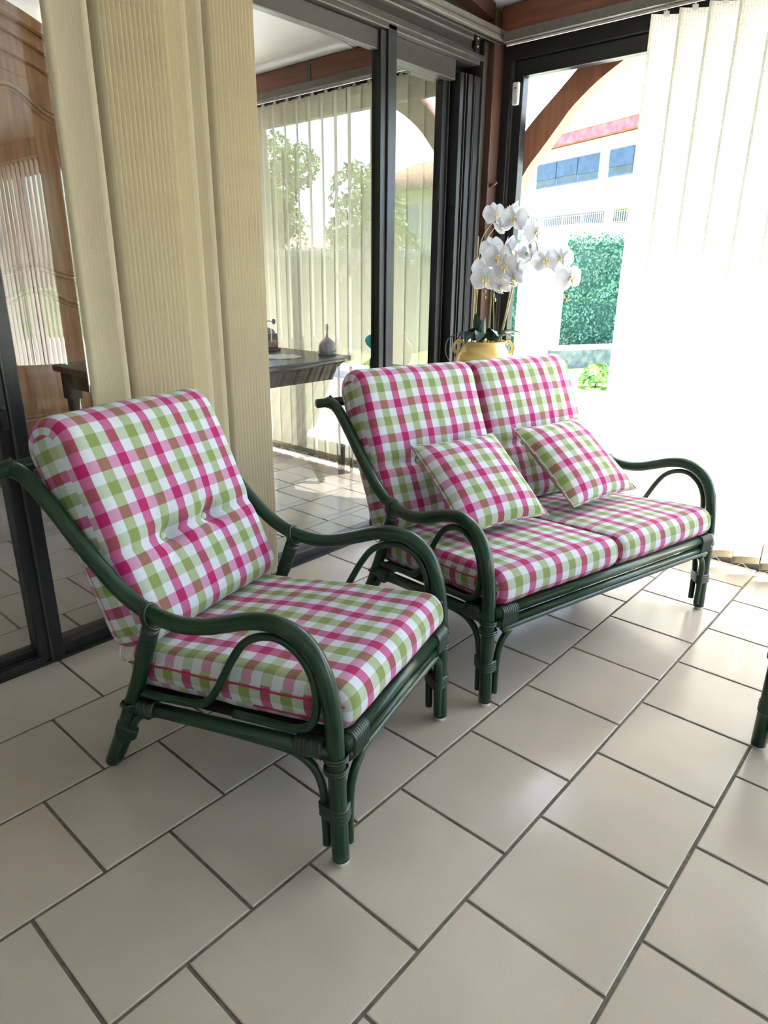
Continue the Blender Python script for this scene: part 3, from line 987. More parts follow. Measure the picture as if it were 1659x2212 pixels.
def seat_m(fm, xc):
    return fm @ Matrix.Translation((xc, -0.014, 0.405)) @ Matrix.Rotation(math.radians(-6.2), 4, 'X')

LEAN = math.radians(24.4)
def back_m(fm, xc, dz=0.0):
    # local y of the cushion runs up the back, local z faces the sitter
    ex = Vector((1, 0, 0))
    ey = Vector((0, math.sin(LEAN), math.cos(LEAN)))
    ez = ex.cross(ey)
    m = Matrix(((ex.x, ey.x, ez.x, xc), (ex.y, ey.y, ez.y, 0.648), (ex.z, ey.z, ez.z, 0.390 + dz), (0, 0, 0, 1)))
    return fm @ m

def seat_set(fm, W, nseat, what):
    cw = (W - 0.052) / nseat
    for i in range(nseat):
        xc = 0.026 + cw * (i + 0.5)
        lr = '' if nseat == 1 else (', left half' if i == 0 else ', right half')
        cushion('seat_cushion', cw - 0.006, 0.705, 0.118, 0.052, 0.045, seat_m(fm, xc), 'pink and green plaid seat cushion of the %s%s' % (what, lr), 'cushion', 'plaid seat cushions', crown=0.014, uo=(0.0855 if nseat == 1 else 0.0475 + 0.016 * i, 0.0425), seam=0.020, seed=i + nseat * 3)
        btn = [(-0.080, 0.250, 0.038), (0.092, 0.255, 0.038)]
        cushion('back_cushion', cw - 0.004, 0.650, 0.182, 0.055, 0.086, back_m(fm, xc), 'pink and green plaid back cushion of the %s%s' % (what, lr), 'cushion', 'plaid back cushions', crown=0.016, uo=(0.042 + 0.018 * i, 0.02), buttons=btn, seed=10 + i + nseat, rs=0.042, vs_=0.94)

CH_LOC, CH_A = (0.225, -1.409, 0.0), math.radians(14.85)
rattan_frame('armchair', 0.631, CH_LOC, CH_A, 'dark green rattan armchair in the left foreground', 'armchair', 'green rattan seats')
seat_set(furniture_matrix(CH_LOC, CH_A), 0.631, 1, 'foreground armchair')

SO_LOC, SO_A = (0.995, -1.311, 0.0), math.radians(-13.87)
rattan_frame('sofa', 1.236, SO_LOC, SO_A, 'dark green rattan two-seat sofa standing by the garden window', 'sofa', 'green rattan seats')
SFM = furniture_matrix(SO_LOC, SO_A)
seat_set(SFM, 1.236, 2, 'two-seat sofa')

def pillow_m(bl, br, tl, lift=0.0):
    bl, br, tl = Vector(bl), Vector(br), Vector(tl)
    ex = (br - bl).normalized()
    ey = (tl - bl)
    ey = (ey - ex * ey.dot(ex)).normalized()
    ez = ex.cross(ey)
    c = (br + tl) / 2 + ez * lift
    return SFM @ Matrix(((ex.x, ey.x, ez.x, c.x), (ex.y, ey.y, ez.y, c.y), (ex.z, ey.z, ez.z, c.z), (0, 0, 0, 1)))
pillow('throw_pillow', 0.415, 0.125, pillow_m((0.134, 0.297, 0.487), (0.554, 0.291, 0.487), (0.125, 0.608, 0.724), 0.0), 'square plaid throw pillow on the left half of the sofa', 'pillow', 'plaid throw pillows', 1, (0.045, 0.02))
pillow('throw_pillow', 0.425, 0.125, pillow_m((0.690, 0.291, 0.487), (1.115, 0.310, 0.487), (0.676, 0.612, 0.724), 0.0), 'square plaid throw pillow on the right half of the sofa', 'pillow', 'plaid throw pillows', 2, (0.02, 0.05))

# low table of the set, nearly all of it outside the frame on the right
def coffee_table(loc, rz):
    root = tag(empty('coffee_table', loc, rz), 'dark green rattan leg of a low table cut off by the right edge', 'table')
    R_ = M['rattan']
    X, Y, Z = (1, 0, 0), (0, 1, 0), (0, 0, 1)
    LX, LY, HT = 0.92, -0.52, 0.385
    for sx, fx in ((0.0, 1), (LX, -1)):
        for sy, fy in ((0.0, -1), (LY, 1)):
            Geo().tube([(sx, sy, 0.010), (sx, sy, HT)], 0.0215, 14).build('leg', R_, root, True)
            Geo().lathe([(0.0001, 0.0), (0.017, 0.0), (0.017, 0.014), (0.0001, 0.015)], 14, (sx, sy, 0)).build('foot_glide', M['glide'], root, True)
            binding(root, (sx, sy, 0.125), (sx, sy, 0.165), [(0, 0, 0.0215), (fx * 0.034, 0, 0.0112), (0, fy * 0.034, 0.0112)], X, Y, 4)
            for zz in (0.348, 0.340, 0.315, 0.307):
                ring_loop(root, (sx, sy, zz), X, Y, 0.0262, 0.0262, 0.0042)
            binding(root, (sx + fx * 0.030, sy, 0.355), (sx + fx * 0.085, sy, 0.355), [(0, 0, 0.0195)], Y, Z, 7)
            binding(root, (sx, sy + fy * 0.030, 0.355), (sx, sy + fy * 0.085, 0.355), [(0, 0, 0.0195)], X, Z, 7)
    for sy in (0.0, LY):
        Geo().tube([(0.0, sy, 0.355), (LX, sy, 0.355)], 0.0185, 12).build('long_rail', R_, root, True)
        q = [(0.034, sy, 0.035), (0.034, sy, 0.170), (0.052, sy, 0.245), (0.090, sy, 0.290), (0.150, sy, 0.320)]
        q = q + [(LX - a_, b_, c_) for a_, b_, c_ in reversed(q)]
        Geo().tube(smooth_path(q, 4), 0.0112, 8).build('long_brace', R_, root, True)
    for sx in (0.0, LX):
        Geo().tube([(sx, 0.0, 0.355), (sx, LY, 0.355)], 0.0185, 12).build('short_rail', R_, root, True)
        q = [(sx, -0.034, 0.035), (sx, -0.034, 0.170), (sx, -0.050, 0.245), (sx, -0.085, 0.290), (sx, -0.130, 0.320)]
        q = q + [(a_, LY - b_, c_) for a_, b_, c_ in reversed(q)]
        Geo().tube(smooth_path(q, 4), 0.0112, 8).build('short_brace', R_, root, True)
    fr_ = smooth_path([(0.04, -0.05, 0.380), (0.05, -0.04, 0.380), (LX - 0.05, -0.04, 0.380), (LX - 0.04, -0.05, 0.380), (LX - 0.04, LY + 0.05, 0.380), (LX - 0.05, LY + 0.04, 0.380), (0.05, LY + 0.04, 0.380), (0.04, LY + 0.05, 0.380)], 3)
    Geo().tube(fr_, 0.0140, 10, closed=True).build('rim', R_, root, True)
    box('glass_top', M['pane'], root, 0.045, LX - 0.045, LY + 0.045, -0.045, 0.386, 0.394)
    return root
coffee_table((1.372, -2.045, 0.0), math.radians(-13.0))

# ================================================================ orchid in its yellow pot
M['pot'] = noise_mat('glazed_yellow_ceramic', lin(206, 172, 92), lin(226, 196, 122), scale=7, rough=0.16, coat=0.6, stretch=(1, 1, 6))
M['leaf'] = noise_mat('waxy_dark_leaf', lin(24, 50, 48), lin(44, 78, 70), scale=9, rough=0.35, coat=0.2)
M['stem'] = noise_mat('olive_stem', lin(104, 110, 52), lin(136, 138, 74), scale=30, rough=0.5)
M['stake'] = noise_mat('pale_bamboo_stake', lin(168, 140, 110), lin(188, 162, 132), scale=30, rough=0.6)
M['bud'] = noise_mat('green_bud', lin(128, 134, 62), lin(158, 160, 92), scale=60, rough=0.5)
M['lip'] = noise_mat('cream_orchid_lip', lin(226, 208, 140), lin(240, 230, 190), scale=80, rough=0.5)
M['root'] = noise_mat('grey_air_root', lin(96, 84, 80), lin(130, 116, 110), scale=40, rough=0.7)
def petal_mat():
    m, nt, out = new_mat('white_petal')
    nz = N(nt, 'ShaderNodeTexNoise')
    nz.inputs['Scale'].default_value = 60
    rp = N(nt, 'ShaderNodeValToRGB')
    rp.color_ramp.elements[0].color = lin(206, 207, 216)
    rp.color_ramp.elements[1].color = lin(218, 219, 226)
    df = N(nt, 'ShaderNodeBsdfDiffuse')
    tl = N(nt, 'ShaderNodeBsdfTranslucent')
    mx = N(nt, 'ShaderNodeMixShader')
    mx.inputs[0].default_value = 0.2
    nt.links.new(nz.outputs['Fac'], rp.inputs['Fac'])
    nt.links.new(rp.outputs[0], df.inputs['Color'])
    nt.links.new(rp.outputs[0], tl.inputs['Color'])
    nt.links.new(df.outputs[0], mx.inputs[1])
    nt.links.new(tl.outputs[0], mx.inputs[2])
    nt.links.new(mx.outputs[0], out.inputs['Surface'])
    return m
M['petal'] = petal_mat()

PX, PY = 2.46, -0.262
st_ = tag(empty('plant_stand', (PX, PY, 0)), 'dark wooden plant stand hidden behind the sofa under the orchid pot', 'plant stand')
Geo().lathe([(0.0001, 0.735), (0.145, 0.735), (0.150, 0.740), (0.150, 0.752), (0.145, 0.757), (0.0001, 0.757)], 28).build('stand_top', M['darkwood'], st_, True)
for k in range(3):
    a = k * 2 * PI / 3 + 0.4
    Geo().tube(smooth_path([(0.12 * math.cos(a), 0.12 * math.sin(a), 0.735), (0.07 * math.cos(a), 0.07 * math.sin(a), 0.4), (0.14 * math.cos(a), 0.14 * math.sin(a), 0.012)], 5), 0.012, 8).build('leg', M['darkwood'], st_, True)

pot = tag(empty('flower_pot', (PX, PY, 0.757)), 'yellow glazed ceramic pot with two loop handles behind the sofa', 'pot')
Geo().lathe([(0.0001, 0.0), (0.085, 0.0), (0.098, 0.012), (0.128, 0.06), (0.148, 0.11), (0.152, 0.145), (0.146, 0.180), (0.128, 0.210), (0.116, 0.226), (0.114, 0.240), (0.121, 0.252), (0.120, 0.258), (0.112, 0.256), (0.106, 0.244), (0.104, 0.225), (0.0001, 0.222)], 40).build('body', M['pot'], pot, True)
for sgn in (-1, 1):
    d = Vector((0.60, -0.80, 0)) * sgn
    pts = []
    for k in range(15):
        t = -0.25 + 1.75 * k / 14
        pts.append(d * (0.122 + 0.028 * math.sin(t * PI * 0.62 + 0.45)) + Vector((0, 0, 0.232 - 0.030 * (k / 7 - 1))) * 1.0)
    loop = smooth_path([d * 0.116 + Vector((0, 0, 0.246)), d * 0.134 + Vector((0, 0, 0.252)), d * 0.150 + Vector((0, 0, 0.240)), d * 0.156 + Vector((0, 0, 0.220)), d * 0.150 + Vector((0, 0, 0.198)), d * 0.134 + Vector((0, 0, 0.190))], 5)
    Geo().tube(loop, lambda t: 0.0085 + 0.002 * abs(2 * t - 1), 10).build('handle', M['pot'], pot, True)
Geo().lathe([(0.0001, 0.226), (0.103, 0.226), (0.104, 0.223), (0.0001, 0.220)], 24).build('moss', noise_mat('dark_moss', lin(52, 50, 38), lin(84, 80, 58), scale=60, rough=0.95, bump=0.6), pot)

orchid = tag(empty('orchid', (PX, PY, 0.985)), 'white moth orchid with arching stems in the yellow pot', 'orchid')
OB = Vector((PX, PY, 0.985))
def orel(p):
    return Vector(p) - OB
def orchid_tube(name, pts, r, mat, n=6):
    return Geo().tube(smooth_path([orel(p) for p in pts], n), r, 8).build(name, M[mat], orchid, True)
stemA = [(2.44, -0.200, 0.986), (2.46, -0.190, 1.023), (2.46, -0.194, 1.217), (2.46, -0.200, 1.404), (2.46, -0.208, 1.494), (2.46, -0.232, 1.547), (2.46, -0.278, 1.592), (2.46, -0.348, 1.602), (2.46, -0.410, 1.580), (2.46, -0.476, 1.545), (2.46, -0.526, 1.500), (2.46, -0.545, 1.450)]
stemA2 = [(2.45, -0.205, 0.986), (2.47, -0.192, 1.03), (2.47, -0.197, 1.217), (2.47, -0.206, 1.404), (2.48, -0.222, 1.50), (2.48, -0.262, 1.556), (2.48, -0.31, 1.590), (2.48, -0.37, 1.585)]
stemB = [(2.45, -0.300, 0.986), (2.46, -0.317, 1.07), (2.46, -0.306, 1.22), (2.46, -0.299, 1.30), (2.46, -0.290, 1.38), (2.46, -0.310, 1.44), (2.46, -0.37, 1.47)]
stemC = [(2.45, -0.345, 0.986), (2.46, -0.368, 1.073), (2.46, -0.390, 1.186), (2.46, -0.411, 1.314), (2.46, -0.453, 1.378), (2.46, -0.508, 1.417), (2.46, -0.560, 1.414), (2.46, -0.636, 1.369), (2.46, -0.688, 1.328), (2.46, -0.707, 1.294), (2.46, -0.727, 1.257)]
for s_ in (stemA, stemA2, stemB, stemC):
    orchid_tube('stem', s_, lambda t: 0.0036 - 0.0016 * t, 'stem')
orchid_tube('stem', [(2.45, -0.290, 0.986), (2.455, -0.297, 1.08), (2.46, -0.293, 1.20), (2.455, -0.300, 1.27), (2.45, -0.315, 1.255), (2.45, -0.322, 1.225)], 0.0026, 'stem')
orchid_tube('stake', [(2.455, -0.186, 0.986), (2.455, -0.190, 1.25), (2.455, -0.196, 1.53)], 0.0042, 'stake', 2)
orchid_tube('stake', [(2.46, -0.285, 0.986), (2.46, -0.289, 1.15), (2.46, -0.292, 1.30)], 0.0040, 'stake', 2)
orchid_tube('stake', [(2.47, -0.352, 0.986), (2.47, -0.385, 1.15), (2.47, -0.418, 1.32)], 0.0040, 'stake', 2)
for c in ((2.455, -0.197, 1.425), (2.465, -0.410, 1.312)):
    Geo().lathe([(0.0001, -0.008), (0.008, -0.006), (0.008, 0.006), (0.0001, 0.008)], 10, orel(c)).build('clip', M['stake'], orchid, True)
orchid_tube('air_root', [(2.44, -0.17, 0.99), (2.42, -0.10, 1.03), (2.42, -0.05, 1.00), (2.42, -0.045, 0.93), (2.43, -0.085, 0.87)], 0.0028, 'root')
orchid_tube('air_root', [(2.44, -0.18, 1.00), (2.40, -0.14, 1.045), (2.40, -0.10, 1.03), (2.41, -0.09, 0.97)], 0.0024, 'root')
orchid_tube('air_root', [(2.46, -0.36, 1.0), (2.45, -0.42, 1.03), (2.45, -0.455, 1.00), (2.45, -0.445, 0.95)], 0.0022, 'root')

def leaf_part(p0, p1, w, sag, twist=0.0, up=0.0):
    p0, p1 = orel(p0), orel(p1)
    ax = (p1 - p0)
    L = ax.length
    side = ax.cross(Vector((0, 0, 1)))
    side = side.normalized() if side.length > 1e-4 else Vector((1, 0, 0))
    side = Quaternion(ax.normalized(), twist) @ side
    nrm = side.cross(ax.normalized())
    g = Geo()
    n, m = 10, 6
    vs, fs = [], []
    for layer in (0.0025, -0.0025):
        for i in range(n + 1):
            t = i / n
            wid = w * (math.sin(PI * (0.10 + 0.90 * t)) ** 0.6) * (1 - 0.12 * t)
            if i == n:
                wid = w * 0.10
            c = p0 + ax * t - Vector((0, 0, 1)) * sag * t * t + nrm * up * math.sin(PI * t)
            for j in range(m + 1):
                u = -1 + 2 * j / m
                edge = 1 - abs(u) ** 3
                vs.append(c + side * (u * wid) + nrm * (0.28 * wid * u * u + layer * edge))
    q = (n + 1) * (m + 1)
    for i in range(n):
        for j in range(m):
            a = i * (m + 1) + j
            fs.append((a, a + 1, a + m + 2, a + m + 1))
            fs.append((q + a, q + a + m + 1, q + a + m + 2, q + a + 1))
    g.add(vs, fs)
    return g.build('leaf', M['leaf'], orchid, True, False)
leaf_part((2.44, -0.250, 1.00), (2.42, -0.226, 1.150), 0.037, 0.0, 0.9)
leaf_part((2.43, -0.272, 1.00), (2.42, -0.288, 1.136), 0.032, 0.0, 0.5)
leaf_part((2.43, -0.225, 1.015), (2.31, -0.205, 1.085), 0.040, 0.05, 0.3, 0.03)
leaf_part((2.42, -0.250, 1.020), (2.29, -0.262, 1.080), 0.040, 0.070, 0.2, 0.03)
leaf_part((2.42, -0.270, 1.020), (2.31, -0.320, 1.070), 0.037, 0.050, -0.2, 0.03)
leaf_part((2.43, -0.320, 1.020), (2.37, -0.405, 1.090), 0.040, 0.04, -0.3, 0.03)
leaf_part((2.44, -0.335, 1.020), (2.40, -0.480, 1.060), 0.036, 0.01, -0.2, 0.02)
leaf_part((2.46, -0.335, 1.015), (2.50, -0.460, 1.085), 0.032, 0.02, -0.3, 0.02)

def petal(g, direction, L, w, cup, base=0.10, fat=0.62):
    """one petal in the xy plane, leaving the centre along 'direction', bending up by cup"""
    d = Vector((math.cos(direction), math.sin(direction), 0))
    s_ = Vector((-d.y, d.x, 0))
    n, m = 7, 6
    vs, fs = [], []
    for i in range(n + 1):
        t = i / n
        wid = w * math.sin(PI * min(0.985, base + (1 - base) * t) ** (1.0 + (fat - 0.5))) ** 0.75
        for j in range(m + 1):
            u = -1 + 2 * j / m
            z = cup * (t - 0.4) * t * L - 0.10 * wid * u * u + 0.002 * math.sin(5 * u + 3 * t)
            vs.append(d * (L * t) + s_ * (u * wid) + Vector((0, 0, z)))
    for i in range(n):
        for j in range(m):
            a = i * (m + 1) + j
            fs.append((a, a + 1, a + m + 2, a + m + 1))
    g.add(vs, fs)

def flower_mesh(seed):
    random.seed(seed)
    r = lambda a: random.uniform(-a, a)
    g = Geo()
    petal(g, PI / 2 + r(0.1), 0.050, 0.021, -0.25 + r(0.2), 0.12, 0.55)
    petal(g, -PI / 2 - 0.75 + r(0.12), 0.048, 0.018, -0.3 + r(0.2), 0.12, 0.5)
    petal(g, -PI / 2 + 0.75 + r(0.12), 0.048, 0.018, -0.3 + r(0.2), 0.12, 0.5)
    for s_ in (0, 1):
        g2 = Geo()
        petal(g2, (0.10 if s_ == 0 else PI - 0.10) + r(0.1), 0.053, 0.036, -0.22 + r(0.25), 0.10, 0.72)
        g.add([(p[0], p[1] + 0.004, p[2] + 0.004) for p in g2.v], g2.f)
    me = g.mesh('flower', M['petal'], True)
    l = Geo()
    l.lathe([(0.0001, 0.012), (0.004, 0.011), (0.0055, 0.006), (0.004, 0.0), (0.0001, -0.002)], 10, (0, 0.004, 0.006))
    for s_ in (-1, 1):
        l.tube(smooth_path([(0, -0.002, 0.006), (s_ * 0.010, -0.004, 0.014), (s_ * 0.009, 0.004, 0.021)], 4), lambda t: 0.0045 - 0.0025 * t, 6)
    l.tube(smooth_path([(0, -0.002, 0.006), (0, -0.012, 0.014), (0, -0.024, 0.013)], 4), lambda t: 0.0055 - 0.003 * t, 7)
    for s_ in (-1, 1):
        l.tube(smooth_path([(0, -0.022, 0.013), (s_ * 0.007, -0.028, 0.016)], 3), lambda t: 0.0025 - 0.0015 * t, 5)
    lm = l.mesh('lip', M['lip'], True)
    return me, lm
FL = [flower_mesh(40 + k) for k in range(5)]
TOCAM = (Vector((-0.66, -2.312, 1.341)) - OB).normalized()
def flower(p, yaw, pitch, roll, k, s_=1.0, stem=None):
    base = TOCAM.to_track_quat('Z', 'Y')
    q = Quaternion((0, 0, 1), yaw) @ base @ Quaternion((1, 0, 0), pitch) @ Quaternion((0, 0, 1), roll)
    me, lm = FL[k % 5]
    o = link('flower', me, orchid, orel(p))
    o.rotation_mode = 'QUATERNION'
    o.rotation_quaternion = q
    o.scale = (s_ * 1.16, s_ * 1.16, s_ * 1.16)
    link('lip', lm, o)
    if stem:
        Geo().tube(smooth_path([orel(stem), (orel(stem) + orel(p)) / 2 + Vector((0, 0, 0.010)), orel(p) - q @ Vector((0, 0, 0.003))], 4), 0.0016, 6).build('flower_stalk', M['stem'], orchid, True)
flower((2.42, -0.310, 1.625), 0.35, 0.0, 0.15, 0, 1.0, (2.46, -0.300, 1.598))
flower((2.42, -0.425, 1.600), -0.15, 0.0, -0.1, 1, 1.12, (2.46, -0.400, 1.585))
flower((2.46, -0.330, 1.570), -0.6, 0.7, 0.5, 2, 0.85, (2.46, -0.340, 1.60))
flower((2.47, -0.372, 1.650), -1.2, -0.5, 0.3, 3, 0.85, (2.46, -0.360, 1.60))
flower((2.44, -0.535, 1.535), 0.5, 0.2, 0.2, 4, 1.0, (2.46, -0.49, 1.53))
flower((2.47, -0.475, 1.565), 1.3, 0.2, 0.2, 0, 0.9, (2.46, -0.455, 1.56))
flower((2.43, -0.300, 1.465), 0.35, 0.1, 0.3, 1, 1.08, (2.46, -0.295, 1.43))
flower((2.40, -0.358, 1.425), 0.0, 0.05, -0.1, 2, 1.18, (2.46, -0.305, 1.42))
flower((2.40, -0.400, 1.380), -0.2, 0.05, 0.05, 3, 1.08, (2.46, -0.30, 1.40))
flower((2.43, -0.265, 1.370), 0.25, 0.0, 0.2, 4, 1.15, (2.46, -0.292, 1.37))
flower((2.39, -0.295, 1.320), 0.1, 0.15, 0.0, 0, 1.22, (2.46, -0.292, 1.34))
flower((2.44, -0.360, 1.335), -0.5, 0.3, 0.5, 1, 0.95, (2.46, -0.295, 1.35))
flower((2.46, -0.375, 1.480), -1.1, -0.1, 0.0, 2, 0.95, (2.46, -0.355, 1.465))
flower((2.47, -0.430, 1.440), -0.9, 0.1, 0.4, 3, 0.95, (2.46, -0.37, 1.47))
flower((2.48, -0.505, 1.440), 2.7, 0.2, 0.1, 4, 1.0, (2.46, -0.508, 1.417))
flower((2.43, -0.605, 1.410), 0.1, 0.0, 0.2, 0, 1.12, (2.46, -0.59, 1.40))
flower((2.49, -0.655, 1.425), -0.5, 0.1, -0.4, 1, 1.02, (2.46, -0.636, 1.369))
flower((2.45, -0.690, 1.355), 1.0, 0.1, 0.2, 2, 0.9, (2.46, -0.688, 1.328))
flower((2.44, -0.735, 1.330), 0.4, 0.0, 0.3, 3, 1.08, (2.46, -0.700, 1.31))
flower((2.44, -0.455, 1.365), -1.1, 0.2, 0.3, 4, 0.95, (2.46, -0.43, 1.35))
flower((2.43, -0.440, 1.325), -0.8, 0.6, 0.4, 0, 0.95, (2.46, -0.411, 1.314))
flower((2.42, -0.375, 1.285), -0.5, 0.8, 0.2, 1, 0.9, (2.46, -0.33, 1.31))
def bud(p, r=0.008):
    Geo().lathe([(0.0001, -1.25 * r), (0.7 * r, -0.8 * r), (r, 0), (0.75 * r, 0.8 * r), (0.0001, 1.3 * r)], 10, orel(p)).build('bud', M['bud'], orchid, True)
for p, r in (((2.46, -0.500, 1.478), 0.010), ((2.45, -0.490, 1.440), 0.009), ((2.45, -0.727, 1.250), 0.009), ((2.45, -0.718, 1.232), 0.008), ((2.44, -0.265, 1.262), 0.008), ((2.44, -0.268, 1.232), 0.007), ((2.45, -0.322, 1.222), 0.008), ((2.44, -0.418, 1.300), 0.008), ((2.44, -0.436, 1.302), 0.007)):
    bud(p, r)

# ================================================================ room behind the sliding doors
TZ = 0.84
tb = tag(empty('dining_table', (1.79, 1.25, 0)), 'dark wooden table with cut corners behind the sliding door glass', 'table')
tx0, tx1, ty0, ty1, ch = -0.79, 0.78, -0.51, 0.50, 0.09
poly = [(tx0 + ch, ty0), (tx1 - ch * 1.6, ty0), (tx1, ty0 + ch), (tx1, ty1 - ch), (tx1 - ch, ty1), (tx0 + ch, ty1), (tx0, ty1 - ch), (tx0, ty0 + ch)]
o = Geo().prism(poly, TZ - 0.035, TZ, lambda a, b_, d: (a, b_, d)).build('table_top', M['darkwood'], tb)
bevel(o, 0.008)
box('apron', M['darkwood'], tb, tx0 + 0.10, tx1 - 0.10, ty0 + 0.075, ty0 + 0.095, TZ - 0.135, TZ - 0.035)
box('apron', M['darkwood'], tb, tx0 + 0.10, tx1 - 0.10, ty1 - 0.095, ty1 - 0.075, TZ - 0.135, TZ - 0.035)
box('apron', M['darkwood'], tb, tx0 + 0.075, tx0 + 0.095, ty0 + 0.10, ty1 - 0.10, TZ - 0.135, TZ - 0.035)
box('apron', M['darkwood'], tb, tx1 - 0.095, tx1 - 0.075, ty0 + 0.10, ty1 - 0.10, TZ - 0.135, TZ - 0.035)
for ax_ in (tx0 + 0.055, tx1 - 0.135):
    for ay_ in (ty0 + 0.055, ty1 - 0.135):
        g = Geo()
        g.box(ax_, ax_ + 0.08, ay_, ay_ + 0.08, TZ - 0.20, TZ - 0.035)
        o = g.build('leg_block', M['darkwood'], tb)
        bevel(o, 0.006)
        Geo().tube(smooth_path([(ax_ + 0.04, ay_ + 0.04, TZ - 0.20), (ax_ + 0.04, ay_ + 0.04, 0.3), (ax_ + 0.04, ay_ + 0.04, 0.0)], 6), lambda t: 0.036 - 0.014 * t, 12).build('leg', M['darkwood'], tb, True)

M['bell'] = noise_mat('brushed_pewter', lin(120, 120, 134), lin(146, 146, 158), scale=20, rough=0.35, metallic=0.6)
bl = tag(empty('table_bell', (2.475, 0.955, TZ)), 'pewter hand bell with tall handle on the table behind the glass', 'bell')
Geo().lathe([(0.0001, 0.012), (0.050, 0.0), (0.060, 0.001), (0.061, 0.012), (0.056, 0.020), (0.055, 0.055), (0.050, 0.076), (0.036, 0.092), (0.018, 0.108), (0.010, 0.116), (0.0001, 0.118)], 28).build('bell_body', M['bell'], bl, True)
Geo().lathe([(0.0001, 0.112), (0.008, 0.114), (0.0065, 0.130), (0.007, 0.150), (0.0105, 0.175), (0.009, 0.190), (0.004, 0.198), (0.0001, 0.199)], 14).build('handle', M['bell'], bl, True)
ring = Geo()
for k in range(24):
    a = 2 * PI * k / 24
    ring.lathe([(0.0001, -0.003), (0.003, -0.002), (0.003, 0.002), (0.0001, 0.003)], 6, (0.058 * math.cos(a), 0.058 * math.sin(a), 0.026))
ring.build('bead_rim', M['bell'], bl, True)

M['lace'] = noise_mat('white_lace', lin(214, 216, 218), lin(236, 236, 238), scale=90, rough=0.9, bump=0.4)
g = Geo()
vs, fs = [(0, 0, 0.004)], []
nn = 64
for r_, zz in ((0.10, 0.004), (0.13, 0.0025)):
    for k in range(nn):
        a = 2 * PI * k / nn
        rr = r_ * (1 + (0.06 * abs(math.sin(6 * a)) if r_ > 0.11 else 0))
        vs.append((rr * math.cos(a), rr * math.sin(a), zz + 0.002 * math.sin(9 * a)))
for k in range(nn):
    k2 = (k + 1) % nn
    fs += [(0, 1 + k, 1 + k2), (1 + k, 1 + nn + k, 1 + nn + k2, 1 + k2)]
g.add(vs, fs)
dl = g.build('doily', M['lace'], None, True)
dl.location = (2.18, 1.08, TZ)
tag(dl, 'white lace doily on the table behind the glass', 'doily')

gr = tag(empty('coffee_mill', (2.36, 1.43, TZ)), 'small box coffee mill with crank knob standing on the table', 'coffee mill')
o = box('body', M['darkwood'], gr, -0.055, 0.055, -0.055, 0.055, 0.018, 0.115, 0.004)
box('base', M['darkwood'], gr, -0.068, 0.068, -0.068, 0.068, 0.0, 0.018, 0.004)
box('drawer', M['armoire'], gr, -0.040, 0.040, -0.060, -0.054, 0.030, 0.075, 0.002)
Geo().lathe([(0.0001, 0.006), (0.006, 0.004), (0.004, 0.0), (0.0001, 0.0)], 10, M=Matrix.Translation((0, -0.060, 0.052)) @ Matrix.Rotation(PI / 2, 4, 'X')).build('drawer_knob', M['bell'], gr, True)
Geo().lathe([(0.0001, 0.115), (0.060, 0.115), (0.062, 0.122), (0.050, 0.140), (0.025, 0.150), (0.010, 0.156), (0.0001, 0.157)], 20).build('lid', M['bell'], gr, True)
Geo().tube(smooth_path([(0, 0, 0.150), (0, 0, 0.185), (0.03, 0, 0.195), (0.07, 0, 0.180)], 4), 0.004, 8).build('crank', M['bell'], gr, True)
Geo().lathe([(0.0001, 0.17), (0.010, 0.175), (0.013, 0.190), (0.009, 0.205), (0.0001, 0.208)], 12, (0.07, 0, 0.0)).build('crank_knob', M['armoire'], gr, True)

sd = tag(empty('side_table', (2.50, 0.52, 0)), 'small dark side table carrying the turquoise oil lamp behind the glass', 'side table')
o = box('top', M['darkwood'], sd, -0.15, 0.15, -0.15, 0.15, 0.785, 0.805, 0.005)
for a in (-1, 1):
    for c in (-1, 1):
        Geo().tube([(0.12 * a, 0.12 * c, 0.785), (0.125 * a, 0.125 * c, 0.0)], lambda t: 0.014 - 0.004 * t, 8).build('leg', M['darkwood'], sd, True)
lp = tag(empty('oil_lamp', (2.50, 0.555, 0.805)), 'old oil lamp with ribbed turquoise glass font and bronze foot', 'lamp')
M['bronze'] = noise_mat('green_bronze', lin(58, 62, 44), lin(96, 102, 74), scale=25, rough=0.5, metallic=0.5, bump=0.2)
M['turq'] = blind_mat('turquoise_glass', lin(110, 214, 222), 0.6, 0.3)
g = Geo()
vs, fs = [], []
prof = [(0.075, 0.0), (0.068, 0.012), (0.040, 0.030), (0.030, 0.040), (0.018, 0.060), (0.022, 0.080), (0.014, 0.100)]
for i, (r_, zz) in enumerate(prof):
    for k in range(24):
        a = 2 * PI * k / 24
        rr = r_ * (1 + 0.14 * math.cos(6 * a) * (1 - i / 6))
        vs.append((rr * math.cos(a), rr * math.sin(a), zz))
for i in range(len(prof) - 1):
    for k in range(24):
        k2 = (k + 1) % 24
        fs.append((i * 24 + k, i * 24 + k2, (i + 1) * 24 + k2, (i + 1) * 24 + k))
fs.append(tuple(range(24)))
g.add(vs, fs)
g.build('foot', M['bronze'], lp, True)
g = Geo()
vs, fs = [], []
prof = [(0.012, 0.098), (0.032, 0.108), (0.052, 0.128), (0.060, 0.150), (0.054, 0.172), (0.034, 0.186), (0.014, 0.190)]
for i, (r_, zz) in enumerate(prof):
    for k in range(48):
        a = 2 * PI * k / 48 + i * 0.09
        rr = r_ * (1 + 0.05 * math.cos(12 * (a - i * 0.09)))
        vs.append((rr * math.cos(a), rr * math.sin(a), zz))
for i in range(len(prof) - 1):
    for k in range(48):
        k2 = (k + 1) % 48
        fs.append((i * 48 + k, i * 48 + k2, (i + 1) * 48 + k2, (i + 1) * 48 + k))
g.add(vs, fs)
g.build('font', M['turq'], lp, True)
